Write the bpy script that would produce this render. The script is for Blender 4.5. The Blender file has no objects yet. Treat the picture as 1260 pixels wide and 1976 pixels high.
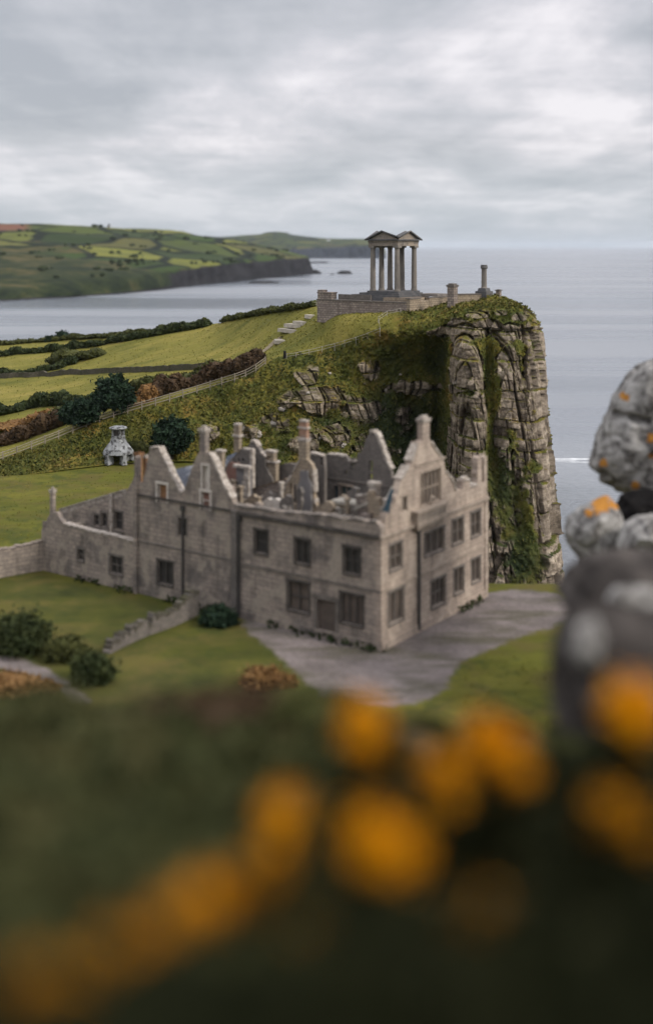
import bpy, math, random
import numpy as np
from mathutils import Vector
from mathutils.geometry import tessellate_polygon

random.seed(7)
RNG = np.random.default_rng(11)
S = bpy.context.scene
COL = S.collection
F, CX, HY, H = 2250.0, 630.0, 473.0, 60.0      # lens in photo pixels, horizon row, eye height over the sea
LAWN = 23.0                                     # level of the manor's lawn

def P(px, py, d):
    px, py, d = np.broadcast_arrays(np.asarray(px, float), np.asarray(py, float), np.asarray(d, float))
    return np.stack([(px-CX)/F*d, d, H-(py-HY)/F*d], -1)
def onlawn(px, py, z=LAWN):
    d = (H-z)*F/(py-HY)
    return P(px, py, d)

# ------------------------------------------------------------------ noise
def _hash(i, j, k, seed):
    h = (i.astype(np.int64)*374761393 + j.astype(np.int64)*668265263 + k.astype(np.int64)*2147483647 + seed*1274126177) & 0xffffffff
    h = ((h ^ (h >> 13))*1274126177) & 0xffffffff
    h = ((h ^ (h >> 16))*2246822519) & 0xffffffff
    return ((h ^ (h >> 15)) & 0xffffff)/float(0xffffff)
def vnoise(x, y, z=0.0, seed=0):
    x, y, z = np.broadcast_arrays(np.asarray(x, float), np.asarray(y, float), np.asarray(z, float))
    i, j, k = np.floor(x), np.floor(y), np.floor(z)
    fx, fy, fz = x-i, y-j, z-k
    i, j, k = i.astype(np.int64), j.astype(np.int64), k.astype(np.int64)
    fx, fy, fz = [t*t*t*(t*(t*6-15)+10) for t in (fx, fy, fz)]
    r = 0
    for a in (0, 1):
        for b in (0, 1):
            for c in (0, 1):
                w = (fx if a else 1-fx)*(fy if b else 1-fy)*(fz if c else 1-fz)
                r = r + w*_hash(i+a, j+b, k+c, seed)
    return r*2-1
def fbm(x, y, z=0.0, oct=4, seed=0, gain=.5):
    r, a, f, n = 0, 1.0, 1.0, 0
    for o in range(oct):
        r = r + a*vnoise(np.asarray(x)*f, np.asarray(y)*f, np.asarray(z)*f, seed+o*17); n += a; a *= gain; f *= 2.03
    return r/n
def sstep(a, b, x):
    t = np.clip((np.asarray(x, float)-a)/(b-a), 0, 1); return t*t*(3-2*t)

# ------------------------------------------------------------------ mesh building
class MB:
    def __init__(s): s.v, s.f, s.a, s.uv, s.n = [], [], {}, [], 0
    def add(s, v, f, uv=None, **attrs):
        v = np.asarray(v, float).reshape(-1, 3)
        for q in ([f] if isinstance(f, np.ndarray) else f):
            s.f.append(np.asarray(q, np.int64) + s.n)
        m = len(v)
        for k in set(list(attrs)+list(s.a)):
            if k not in s.a: s.a[k] = [np.zeros(s.n)]
            s.a[k].append(np.broadcast_to(np.asarray(attrs.get(k, 0.0), float), (m,)))
        s.uv.append(np.zeros((m, 2)) if uv is None else np.asarray(uv, float))
        s.v.append(v); s.n += m
    def build(s, name, mat, parent=None, origin=None, smooth=False):
        V = np.concatenate(s.v); me = bpy.data.meshes.new(name)
        org = np.zeros(3)
        if parent is not None: org = np.array(WORLD[parent.name])
        elif origin is not None: org = np.array(origin, float)
        loops, starts, pos = [], [], 0
        flat = []
        for q in s.f:
            if q.ndim == 1: q = q[None]
            k = q.shape[1]; flat.append(q.ravel()); starts.append(pos+np.arange(len(q))*k); pos += q.size
        loops = np.concatenate(flat).astype(np.int32); starts = np.concatenate(starts).astype(np.int32)
        me.vertices.add(len(V)); me.vertices.foreach_set('co', (V-org).astype(np.float32).ravel())
        me.loops.add(len(loops)); me.loops.foreach_set('vertex_index', loops)
        me.polygons.add(len(starts)); me.polygons.foreach_set('loop_start', starts)
        me.update(calc_edges=True)
        UV = np.concatenate(s.uv)
        if np.abs(UV).max() > 0:
            l = me.uv_layers.new(name='UVMap'); l.data.foreach_set('uv', UV[loops].astype(np.float32).ravel())
        for k, a in s.a.items():
            at = me.attributes.new(k, 'FLOAT', 'POINT'); at.data.foreach_set('value', np.concatenate(a).astype(np.float32))
        me.validate()
        me.polygons.foreach_set('use_smooth', np.full(len(me.polygons), smooth))
        if mat: me.materials.append(mat)
        o = bpy.data.objects.new(name, me); COL.objects.link(o)
        o.location = tuple(org) if parent is None else (0, 0, 0)
        if parent is not None:
            o.parent = parent
        WORLD[o.name] = tuple(org)
        return o
WORLD = {}
def tag(o, label, cat, group=None, kind=None):
    if label: o['label'] = label
    if cat: o['category'] = cat
    if group: o['group'] = group
    if kind: o['kind'] = kind
    return o
def struct(o): o['kind'] = 'structure'; return o
def thing(name, label, cat, loc, group=None):
    o = bpy.data.objects.new(name, None); COL.objects.link(o); o.location = tuple(loc)
    o.empty_display_size = .5
    WORLD[o.name] = tuple(float(c) for c in loc)
    return tag(o, label, cat, group)

BOXF = np.array([[0,3,2,1],[4,5,6,7],[0,1,5,4],[1,2,6,5],[2,3,7,6],[3,0,4,7]])
def box(mb, o, ax, ay, x0, x1, y0, y1, z0, z1, taper=0, **kw):
    """a box in the frame (o, ax, ay, up)"""
    o, ax, ay = np.array(o, float), np.array(ax, float), np.array(ay, float); up = np.array([0, 0, 1.])
    t = taper
    pts = [(x0,y0,z0),(x1,y0,z0),(x1,y1,z0),(x0,y1,z0),(x0+t,y0+t,z1),(x1-t,y0+t,z1),(x1-t,y1-t,z1),(x0+t,y1-t,z1)]
    v = [o+ax*a+ay*b+up*c for a, b, c in pts]
    uv = [(a+b, c) for a, b, c in pts]
    mb.add(v, BOXF, uv=uv, **kw)
def lathe(mb, base, prof, n=16, flute=0):
    base = np.array(base, float); rings = []
    an = np.arange(n)*2*math.pi/n
    for r, z in prof:
        rr = np.full(n, r)
        if flute: rr = rr*np.where(np.arange(n) % 2, 1-flute, 1)
        rings.append(np.stack([base[0]+rr*np.cos(an), base[1]+rr*np.sin(an), np.full(n, base[2]+z)], -1))
    v = np.concatenate(rings); f = []
    for k in range(len(prof)-1):
        for i in range(n):
            j = (i+1) % n; f.append((k*n+i, k*n+j, (k+1)*n+j, (k+1)*n+i))
    mb.add(v, [np.array(f), np.array([list(range((len(prof)-1)*n, len(prof)*n))]), np.array([list(range(n))[::-1]])])
def tube(mb, pts, r, n=6):
    pts = [np.array(p, float) for p in pts]; rs = r if hasattr(r, '__len__') else [r]*len(pts)
    v, f = [], []
    for k, p in enumerate(pts):
        d = pts[min(k+1, len(pts)-1)]-pts[max(k-1, 0)]; d /= np.linalg.norm(d)+1e-9
        a = np.cross(d, (0.13, .31, .9) if abs(d[2]) < .9 else (1, 0, .1)); a /= np.linalg.norm(a); b = np.cross(d, a)
        for i in range(n):
            t = 2*math.pi*i/n; v.append(p+rs[k]*(a*math.cos(t)+b*math.sin(t)))
    for k in range(len(pts)-1):
        for i in range(n):
            j = (i+1) % n; f.append((k*n+i, k*n+j, (k+1)*n+j, (k+1)*n+i))
    mb.add(v, [np.array(f), np.array([list(range(n))[::-1]]), np.array([list(range((len(pts)-1)*n, len(pts)*n))])])
def grid(mb, V, **attrs):
    """V: rows x cols x 3"""
    r, c = V.shape[:2]; idx = np.arange(r*c).reshape(r, c)
    f = np.stack([idx[:-1,:-1], idx[:-1,1:], idx[1:,1:], idx[1:,:-1]], -1).reshape(-1, 4)
    mb.add(V.reshape(-1, 3), f, **{k: a.ravel() for k, a in attrs.items()})
def pchip(x, y, q):
    """monotone cubic through (x, y[k]) at q; y may have trailing axes"""
    x = np.asarray(x, float); y = np.asarray(y, float); q = np.clip(q, x[0], x[-1])
    h = np.diff(x).reshape((-1,)+(1,)*(y.ndim-1)); dl = np.diff(y, axis=0)/h
    m = np.zeros_like(y)
    a, b = dl[:-1], dl[1:]
    with np.errstate(divide='ignore', invalid='ignore'):
        m[1:-1] = np.where(a*b > 0, 2*a*b/(a+b), 0)
    m[0], m[-1] = dl[0], dl[-1]
    i = np.clip(np.searchsorted(x, q, side='right')-1, 0, len(x)-2)
    sh = (-1,)+(1,)*(y.ndim-1)
    t = ((q-x[i])/(x[i+1]-x[i])).reshape(sh); hh = (x[i+1]-x[i]).reshape(sh)
    return ((2*t**3-3*t**2+1)*y[i] + (t**3-2*t**2+t)*hh*m[i] + (-2*t**3+3*t**2)*y[i+1] + (t**3-t**2)*hh*m[i+1])
def normals(V):
    du = np.gradient(V, axis=1); dv = np.gradient(V, axis=0)
    n = np.cross(du, dv); n /= np.linalg.norm(n, axis=-1, keepdims=True)+1e-9
    return n

# foliage -----------------------------------------------------------
def leaves(mb, c, size, tint, rng, long=1.6, up=0.0):
    n = len(c); a = rng.normal(size=(n, 3)); a[:, 2] += up; a /= np.linalg.norm(a, axis=1, keepdims=True)
    b = rng.normal(size=(n, 3)); b -= a*(a*b).sum(1, keepdims=True); b /= np.linalg.norm(b, axis=1, keepdims=True)
    s = (size*rng.uniform(.6, 1.3, n))[:, None]
    v = np.stack([c-a*s*long, c-b*s*.7, c+a*s*long, c+b*s*.7], 1).reshape(-1, 3)
    mb.add(v, np.arange(4*n).reshape(-1, 4), tint=np.repeat(tint, 4))
def blob(mb, c, r, rng, rough=.25, fr=1.3, seed=0, nu=22, nv=14, tint=.4):
    th = np.linspace(0, 2*math.pi, nu, endpoint=False); ph = np.linspace(.02, math.pi-.02, nv)
    T, Ph = np.meshgrid(th, ph); D = np.stack([np.cos(T)*np.sin(Ph), np.sin(T)*np.sin(Ph), np.cos(Ph)], -1)
    k = 1+rough*fbm(D[..., 0]*fr*1.5+seed*3.1, D[..., 1]*fr*1.5, D[..., 2]*fr*1.5, 3, seed)
    V = np.array(c)+D*k[..., None]*np.array(r)
    V = np.concatenate([V, V[:, :1]], 1)
    grid(mb, V, tint=np.full(V.shape[:2], tint))
def crown(mb, c, r, rng, n=3000, leaf=.25, clumps=60, seed=0, core=.78, flat=.35, up=0.0, spread=.2):
    c, r = np.array(c, float), np.array(r, float)
    D = rng.normal(size=(clumps, 3)); D /= np.linalg.norm(D, axis=1, keepdims=True)
    D[:, 2] = np.where(D[:, 2] < -flat, -flat*rng.uniform(.3, 1, clumps), D[:, 2])
    k = rng.uniform(.72, 1.0, clumps)*(1+.22*fbm(D[:, 0]*2+seed, D[:, 1]*2, D[:, 2]*2, 2, seed))
    cc = D*k[:, None]*r
    w = rng.integers(0, clumps, n); ct = rng.uniform(0, 1, clumps)
    pos = cc[w]+rng.normal(size=(n, 3))*r*spread*.75
    leaves(mb, c+pos, leaf, np.clip(ct[w]*.7+rng.uniform(0, .3, n), 0, 1), rng, up=up)
    if core:
        blob(mb, c, r*core, rng, .3, 1.4, seed)

# ------------------------------------------------------------------ materials
def nt(name):
    m = bpy.data.materials.new(name); m.use_nodes = True; t = m.node_tree; t.nodes.clear()
    out = t.nodes.new('ShaderNodeOutputMaterial'); b = t.nodes.new('ShaderNodeBsdfPrincipled')
    t.links.new(b.outputs[0], out.inputs[0]); b.inputs['Roughness'].default_value = .9
    b.inputs['Specular IOR Level'].default_value = .06
    return m, t, b
def nd(t, typ, **kw):
    n = t.nodes.new(typ)
    for k, v in kw.items():
        if k in n.inputs: n.inputs[k].default_value = v
        else: setattr(n, k, v)
    return n
def ramp(t, src, stops):
    r = t.nodes.new('ShaderNodeValToRGB'); e = r.color_ramp.elements
    while len(e) < len(stops): e.new(.5)
    for i, (p, c) in enumerate(stops):
        e[i].position = p; e[i].color = (*c, 1) if len(c) == 3 else c
    t.links.new(src, r.inputs[0]); return r.outputs[0]
def mixc(t, fac, a, b, mode='MIX'):
    m = t.nodes.new('ShaderNodeMix'); m.data_type = 'RGBA'; m.blend_type = mode
    for sock, v in ((m.inputs[0], fac), (m.inputs[6], a), (m.inputs[7], b)):
        if isinstance(v, bpy.types.NodeSocket): t.links.new(v, sock)
        elif isinstance(v, (int, float)): sock.default_value = v
        else: sock.default_value = (*v, 1)
    return m.outputs[2]
def math_(t, op, a, b=0.0, clamp=False):
    m = t.nodes.new('ShaderNodeMath'); m.operation = op; m.use_clamp = clamp
    for k, v in enumerate((a, b)):
        if isinstance(v, bpy.types.NodeSocket): t.links.new(v, m.inputs[k])
        else: m.inputs[k].default_value = v
    return m.outputs[0]
def coord(t, kind='Object', scale=(1, 1, 1), rot=(0, 0, 0)):
    c = t.nodes.new('ShaderNodeTexCoord'); m = t.nodes.new('ShaderNodeMapping')
    m.inputs['Scale'].default_value = scale; m.inputs['Rotation'].default_value = rot
    t.links.new(c.outputs[kind], m.inputs[0]); return m.outputs[0]
def noise(t, vec, scale, detail=5, rough=.55, dist=0.0):
    n = nd(t, 'ShaderNodeTexNoise', Scale=scale, Detail=detail, Roughness=rough, Distortion=dist)
    t.links.new(vec, n.inputs['Vector']); return n.outputs[0]
def bump(t, b, h, strength, dist=.1):
    n = nd(t, 'ShaderNodeBump', Strength=strength, Distance=dist); t.links.new(h, n.inputs['Height']); t.links.new(n.outputs[0], b.inputs['Normal'])
def attr(t, name):
    a = t.nodes.new('ShaderNodeAttribute'); a.attribute_name = name; return a.outputs['Fac']
def simple(name, stops, scale=1.0, detail=6, rough=.9, bs=.4, bd=.05, sc=(1, 1, 1), spots=None):
    m, t, b = nt(name); v = coord(t, 'Object', sc); n = noise(t, v, scale, detail, .6)
    c = ramp(t, n, stops)
    if spots:
        for (scl, lo, hi, colr) in spots:
            k = ramp(t, noise(t, v, scl, 4, .6), [(lo, (0, 0, 0)), (hi, (1, 1, 1))]); c = mixc(t, k, c, colr)
    t.links.new(c, b.inputs['Base Color']); b.inputs['Roughness'].default_value = rough
    if bs: bump(t, b, noise(t, v, scale*4, 6, .65), bs, bd)
    return m
def foliage(name, a, b_, c=None):
    m, t, b = nt(name); k = attr(t, 'tint'); v = coord(t)
    col = ramp(t, k, [(0, a), (.55, b_), (1, c or b_)])
    col = mixc(t, ramp(t, noise(t, v, .9, 3), [(.35, (0, 0, 0)), (.7, (1, 1, 1))]), col, mixc(t, .5, col, a))
    t.links.new(col, b.inputs['Base Color']); b.inputs['Roughness'].default_value = .7
    return m
def masonry(name, c1, c2, mortar, stain, bw=.62, bh=.3, ms=.02, pale=None, stainlo=.5, stainhi=.72):
    m, t, b = nt(name); v = coord(t, 'UV')
    br = nd(t, 'ShaderNodeTexBrick', Scale=1.0); t.links.new(v, br.inputs['Vector'])
    br.inputs['Brick Width'].default_value = bw; br.inputs['Row Height'].default_value = bh; br.inputs['Mortar Size'].default_value = ms
    br.inputs['Mortar Smooth'].default_value = .4; br.inputs['Bias'].default_value = 0
    br.inputs['Color1'].default_value = (*c1, 1); br.inputs['Color2'].default_value = (*c2, 1); br.inputs['Mortar'].default_value = (*mortar, 1)
    o = coord(t, 'Object'); c = br.outputs[0]
    n1 = ramp(t, noise(t, o, .35, 6, .62), [(stainlo, (0, 0, 0)), (stainhi, (1, 1, 1))])
    c = mixc(t, n1, c, stain)
    dr = ramp(t, noise(t, coord(t, 'Object', (1.1, 1.1, .16)), .9, 5, .6), [(.5, (0, 0, 0)), (.75, (.75, .75, .75))])
    c = mixc(t, dr, c, tuple(x*.55 for x in stain))
    if pale:
        n2 = ramp(t, noise(t, o, .55, 5, .55, .4), [(.52, (0, 0, 0)), (.62, (.8, .8, .8))]); c = mixc(t, n2, c, pale)
    c = mixc(t, .35, c, ramp(t, noise(t, o, 3.5, 5, .7), [(.3, (.12, .11, .1)), (.5, (.5, .48, .46)), (.75, (.85, .82, .78))]), 'OVERLAY')
    t.links.new(c, b.inputs['Base Color'])
    hb = math_(t, 'ADD', math_(t, 'MULTIPLY', br.outputs['Fac'], -.5), noise(t, o, 5, 5, .65))
    bump(t, b, hb, .5, .06)
    return m

M = {}
M['wall'] = masonry('manor ashlar', (.345, .293, .25), (.26, .225, .197), (.13, .115, .105), (.145, .13, .121), bw=1.05, bh=.46, ms=.03, pale=(.325, .285, .238), stainlo=.5, stainhi=.66)
M['wallwarm'] = masonry('pale dressed ashlar', (.41, .34, .283), (.34, .28, .235), (.21, .178, .153), (.26, .215, .185), bw=1.05, bh=.46, ms=.03, pale=(.45, .378, .315), stainlo=.58, stainhi=.8)  # manor ashlar again, brighter and warmer: sunlight on the right gable put into colour
M['walldark'] = masonry('weathered grey rubble', (.205, .185, .168), (.155, .141, .13), (.1, .092, .085), (.12, .112, .105), bw=.5, bh=.24)
M['rubble'] = masonry('rubble stone', (.36, .305, .262), (.21, .18, .158), (.12, .105, .095), (.21, .172, .155), bw=.8, bh=.42, ms=.05)
M['rubblewarm'] = masonry('tan rubble stone', (.36, .3, .225), (.28, .235, .18), (.16, .13, .1), (.24, .19, .14), bw=.85, bh=.4, ms=.04)
M['brick'] = masonry('old red brick', (.26, .12, .09), (.2, .105, .085), (.24, .2, .17), (.17, .12, .105), bw=.3, bh=.12, ms=.015)
M['coping'] = simple('pale coping stone', [(.32, (.2, .173, .148)), (.5, (.36, .318, .275)), (.68, (.56, .51, .455))], 2.6)
M['plaster'] = simple('old lime plaster', [(.3, (.42, .37, .32)), (.55, (.62, .57, .51)), (.8, (.7, .66, .6))], 1.2)
M['stucco'] = simple('grey cement render', [(.3, (.14, .135, .135)), (.6, (.2, .19, .188)), (.8, (.25, .235, .225))], .8)
M['cornice'] = simple('weathered cornice stone', [(.3, (.1, .09, .08)), (.55, (.16, .142, .126)), (.8, (.22, .195, .17))], 1.2)
M['cornicewarm'] = simple('pale cornice stone', [(.3, (.22, .18, .145)), (.55, (.33, .275, .225)), (.8, (.4, .34, .285))], 1.2)
M['iron2'] = simple('black weathered cornice', [(.3, (.05, .046, .042)), (.6, (.09, .081, .073)), (.8, (.13, .117, .104))], 1.0)
M['slate'] = masonry('roof slate', (.12, .135, .165), (.09, .1, .125), (.06, .065, .08), (.11, .12, .14), bw=.35, bh=.22, ms=.015, pale=(.36, .37, .39))
M['slateteal'] = masonry('wet blue slate', (.05, .085, .11), (.04, .07, .095), (.03, .05, .06), (.05, .075, .09), bw=.35, bh=.22, ms=.015)
M['iron'] = simple('dark lead pipe', [(.3, (.05, .047, .045)), (.7, (.085, .08, .075))], 3, rough=.6)
M['terracotta'] = simple('terracotta flue', [(.3, (.27, .16, .11)), (.6, (.36, .23, .165)), (.8, (.42, .3, .23))], 2)
M['rust'] = simple('rust stained brick stack', [(.3, (.17, .09, .05)), (.55, (.27, .15, .08)), (.8, (.34, .22, .14))], 1.8)
M['timber'] = simple('weathered pale timber', [(.3, (.26, .24, .2)), (.7, (.42, .39, .34))], 2.5)
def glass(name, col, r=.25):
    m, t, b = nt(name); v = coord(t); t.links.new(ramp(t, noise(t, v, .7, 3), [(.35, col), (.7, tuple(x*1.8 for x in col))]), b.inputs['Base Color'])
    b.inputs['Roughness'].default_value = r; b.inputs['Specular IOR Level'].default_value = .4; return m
M['void'] = glass('dark window void', (.026, .024, .022), .6)  # dark fill stands in for the unlit interior behind open windows
M['voidwarm'] = glass('boarded brown window', (.07, .055, .045), .7)
M['teal'] = glass('greenish old glass', (.045, .065, .065), .2)
M['fieldstone'] = masonry('mossy field wall', (.11, .1, .078), (.075, .072, .052), (.04, .04, .03), (.06, .064, .032), bw=.5, bh=.24)
M['temple'] = masonry('temple sandstone', (.27, .238, .2), (.22, .195, .168), (.13, .117, .104), (.165, .15, .135), bw=1.2, bh=.6, ms=.02, pale=(.32, .268, .215))
M['templeplain'] = simple('fluted column stone', [(.3, (.125, .116, .106)), (.55, (.21, .19, .166)), (.8, (.275, .243, .205))], .9, sc=(1, 1, .35))
M['step'] = simple('dark temple steps', [(.3, (.075, .078, .085)), (.6, (.13, .127, .125)), (.8, (.2, .18, .16))], .7)
M['wood'] = simple('silvered fence timber', [(.3, (.18, .155, .118)), (.7, (.31, .27, .21))], 3)
M['bark'] = simple('dark bark', [(.3, (.03, .025, .02)), (.7, (.07, .06, .05))], 4)
M['post'] = simple('tarred timber', [(.3, (.012, .012, .013)), (.7, (.025, .024, .023))], 4)
M['lime'] = simple('limewashed stone', [(.3, (.15, .155, .16)), (.5, (.25, .26, .265)), (.75, (.36, .37, .37))], 1.2, spots=[(1.7, .52, .58, (.07, .07, .07))])
M['white'] = simple('whitewash', [(.3, (.6, .6, .58)), (.7, (.75, .75, .73))], 2)
M['foam'] = simple('sea foam', [(.3, (.55, .58, .6)), (.7, (.75, .77, .78))], .5)
M['evergreen'] = foliage('evergreen leaves', (.011, .021, .014), (.02, .037, .022), (.034, .058, .03))
M['hedge'] = foliage('hedge leaves', (.018, .026, .011), (.034, .045, .017), (.06, .07, .026))
M['olive'] = foliage('olive scrub leaves', (.035, .04, .014), (.06, .066, .022), (.09, .092, .03))
M['brownscrub'] = foliage('brown winter scrub', (.04, .027, .016), (.068, .044, .026), (.1, .066, .035))
M['bracken'] = foliage('rusty bracken', (.12, .062, .022), (.22, .125, .05), (.32, .21, .1))
M['gorse'] = foliage('dark gorse spines', (.008, .01, .004), (.015, .018, .007), (.028, .028, .011))
M['midscrub'] = foliage('hillside scrub leaves', (.03, .036, .014), (.057, .062, .024), (.09, .08, .034))
def blossom_mat():
    m, t, b = nt('orange gorse petals'); k = attr(t, 'tint')
    t.links.new(ramp(t, k, [(0, (.5, .16, .001)), (.5, (.68, .27, .002)), (1, (.78, .38, .003))]), b.inputs['Base Color'])
    b.inputs['Roughness'].default_value = .6; return m
M['petal'] = blossom_mat()
M['stem'] = simple('woody green stem', [(.3, (.02, .025, .01)), (.7, (.04, .04, .02))], 8)

def hill_mat():
    m, t, b = nt('hill turf and rock'); v = coord(t)
    rock, field, dark = attr(t, 'rock'), attr(t, 'field'), attr(t, 'lush')  # lush: lush growth plus painted gully and cliff-foot shade
    g1 = ramp(t, noise(t, coord(t, 'Object', (1, 1, .7)), .22, 7, .68, .6), [(.28, (.034, .046, .012)), (.42, (.07, .078, .018)), (.55, (.125, .112, .024)), (.66, (.17, .115, .03)), (.8, (.1, .066, .024))])
    g1 = mixc(t, .55, g1, ramp(t, noise(t, coord(t, 'Object', (1, .6, .35)), 1.6, 6, .7), [(.3, (.1, .1, .1)), (.5, (.5, .5, .5)), (.72, (.88, .85, .8))]), 'OVERLAY')
    lush = ramp(t, noise(t, v, .5, 6, .65), [(.3, (.018, .027, .014)), (.55, (.034, .045, .019)), (.8, (.06, .066, .024))])
    g1 = mixc(t, dark, g1, lush)
    f1 = ramp(t, noise(t, coord(t, 'Object', (.5, 1.3, 1), (0, 0, .25)), .09, 7, .62, .4), [(.32, (.095, .1, .023)), (.5, (.168, .156, .036)), (.68, (.24, .2, .054))])
    f1 = mixc(t, .4, f1, ramp(t, noise(t, coord(t, 'Object', (.35, 1.5, 1), (0, 0, .3)), .7, 6, .7), [(.3, (.2, .22, .15)), (.5, (.5, .5, .5)), (.75, (.8, .76, .7))]), 'OVERLAY')
    c = mixc(t, field, g1, f1)
    r1 = ramp(t, noise(t, coord(t, 'Object', (.6, .6, 1.5)), .55, 8, .68, .3), [(.28, (.045, .038, .031)), (.41, (.125, .103, .08)), (.52, (.24, .2, .156)), (.66, (.38, .33, .265)), (.82, (.26, .19, .1))])
    r1 = mixc(t, .5, r1, ramp(t, noise(t, v, 2.4, 5, .7), [(.3, (.12, .12, .12)), (.5, (.5, .5, .5)), (.72, (.86, .85, .83))]), 'OVERLAY')
    r1 = mixc(t, .75, r1, ramp(t, attr(t, 'tone'), [(.1, (.22, .21, .2)), (.5, (.47, .46, .45)), (.9, (.72, .71, .69))]), 'OVERLAY')
    gn = t.nodes.new('ShaderNodeNewGeometry'); sx = t.nodes.new('ShaderNodeSeparateXYZ'); t.links.new(gn.outputs['Normal'], sx.inputs[0])
    led = math_(t, 'ADD', sx.outputs[2], math_(t, 'MULTIPLY', math_(t, 'SUBTRACT', noise(t, v, .5, 5, .6), .5), 1.3)); r1 = mixc(t, ramp(t, led, [(.5, (0, 0, 0)), (.68, (1, 1, 1))]), r1, g1)
    c = mixc(t, ramp(t, rock, [(.4, (0, 0, 0)), (.6, (1, 1, 1))]), c, r1)
    t.links.new(c, b.inputs['Base Color'])
    bump(t, b, noise(t, v, 1.7, 8, .7), .8, .25)
    return m
M['hill'] = hill_mat()
def lawn_col(t, v):
    l = ramp(t, noise(t, coord(t, 'Object', (.5, 1.4, 1)), .1, 7, .6), [(.3, (.07, .076, .014)), (.5, (.1, .102, .018)), (.72, (.14, .128, .026))])
    l = mixc(t, .35, l, ramp(t, noise(t, coord(t, 'Object', (.4, 1.6, 1), (0, 0, .12)), .55, 5, .7), [(.3, (.2, .2, .2)), (.5, (.5, .5, .5)), (.75, (.8, .78, .75))]), 'OVERLAY')
    l = mixc(t, ramp(t, noise(t, v, .17, 7, .72, .6), [(.46, (0, 0, 0)), (.64, (.85, .85, .85))]), l, (.1, .08, .028))
    l = mixc(t, ramp(t, noise(t, coord(t, 'Object', (1, 1, 1), (0, 0, 1)), .33, 6, .7), [(.52, (0, 0, 0)), (.62, (.7, .7, .7))]), l, (.05, .064, .016))
    return l
def ground_col(t, v):
    w = attr(t, 'wild'); l = lawn_col(t, v); rank = ramp(t, noise(t, v, .16, 6, .65), [(.34, (.024, .034, .012)), (.5, (.055, .06, .018)), (.63, (.105, .085, .03))]); l = mixc(t, attr(t, 'rank'), l, rank)  # rank: darker grass colour for the dimmer light over the front lawn
    r = ramp(t, noise(t, v, .11, 6, .6, .5), [(.3, (.028, .033, .015)), (.5, (.05, .048, .022)), (.62, (.075, .05, .025)), (.8, (.045, .033, .018))])
    return mixc(t, w, l, r)
def ground_mat():
    m, t, b = nt('lawn and rough hillside'); v = coord(t)
    t.links.new(ground_col(t, v), b.inputs['Base Color']); bump(t, b, noise(t, v, 1.3, 7, .7), .5, .15)
    return m
M['ground'] = ground_mat()
def gravel_mat():
    m, t, b = nt('mauve gravel'); v = coord(t); g = ramp(t, noise(t, v, .2, 9, .7), [(.3, (.1, .087, .08)), (.5, (.165, .142, .134)), (.72, (.215, .187, .178))])
    g = mixc(t, ramp(t, noise(t, coord(t, 'Object', (.3, 1, 1), (0, 0, .7)), .35, 6, .65), [(.48, (0, 0, 0)), (.62, (.85, .85, .85))]), g, (.09, .083, .06))
    g = mixc(t, .5, g, ramp(t, noise(t, v, 3.5, 5, .75), [(.3, (.2, .2, .2)), (.5, (.5, .5, .5)), (.7, (.82, .8, .8))]), 'OVERLAY')
    k = math_(t, 'ADD', attr(t, 'cover'), math_(t, 'MULTIPLY', math_(t, 'SUBTRACT', noise(t, v, .8, 7, .7), .5), 1.1))
    t.links.new(mixc(t, ramp(t, k, [(.35, (0, 0, 0)), (.65, (1, 1, 1))]), ground_col(t, v), g), b.inputs['Base Color']); bump(t, b, noise(t, v, 2, 7, .75), .6, .06); return m
M['gravel'] = gravel_mat()
M['slab'] = simple('pale path slabs', [(.3, (.3, .27, .21)), (.7, (.48, .44, .37))], .8)
M['soil'] = simple('worn earth path', [(.3, (.2, .165, .11)), (.7, (.3, .25, .17))], .8)
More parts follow.
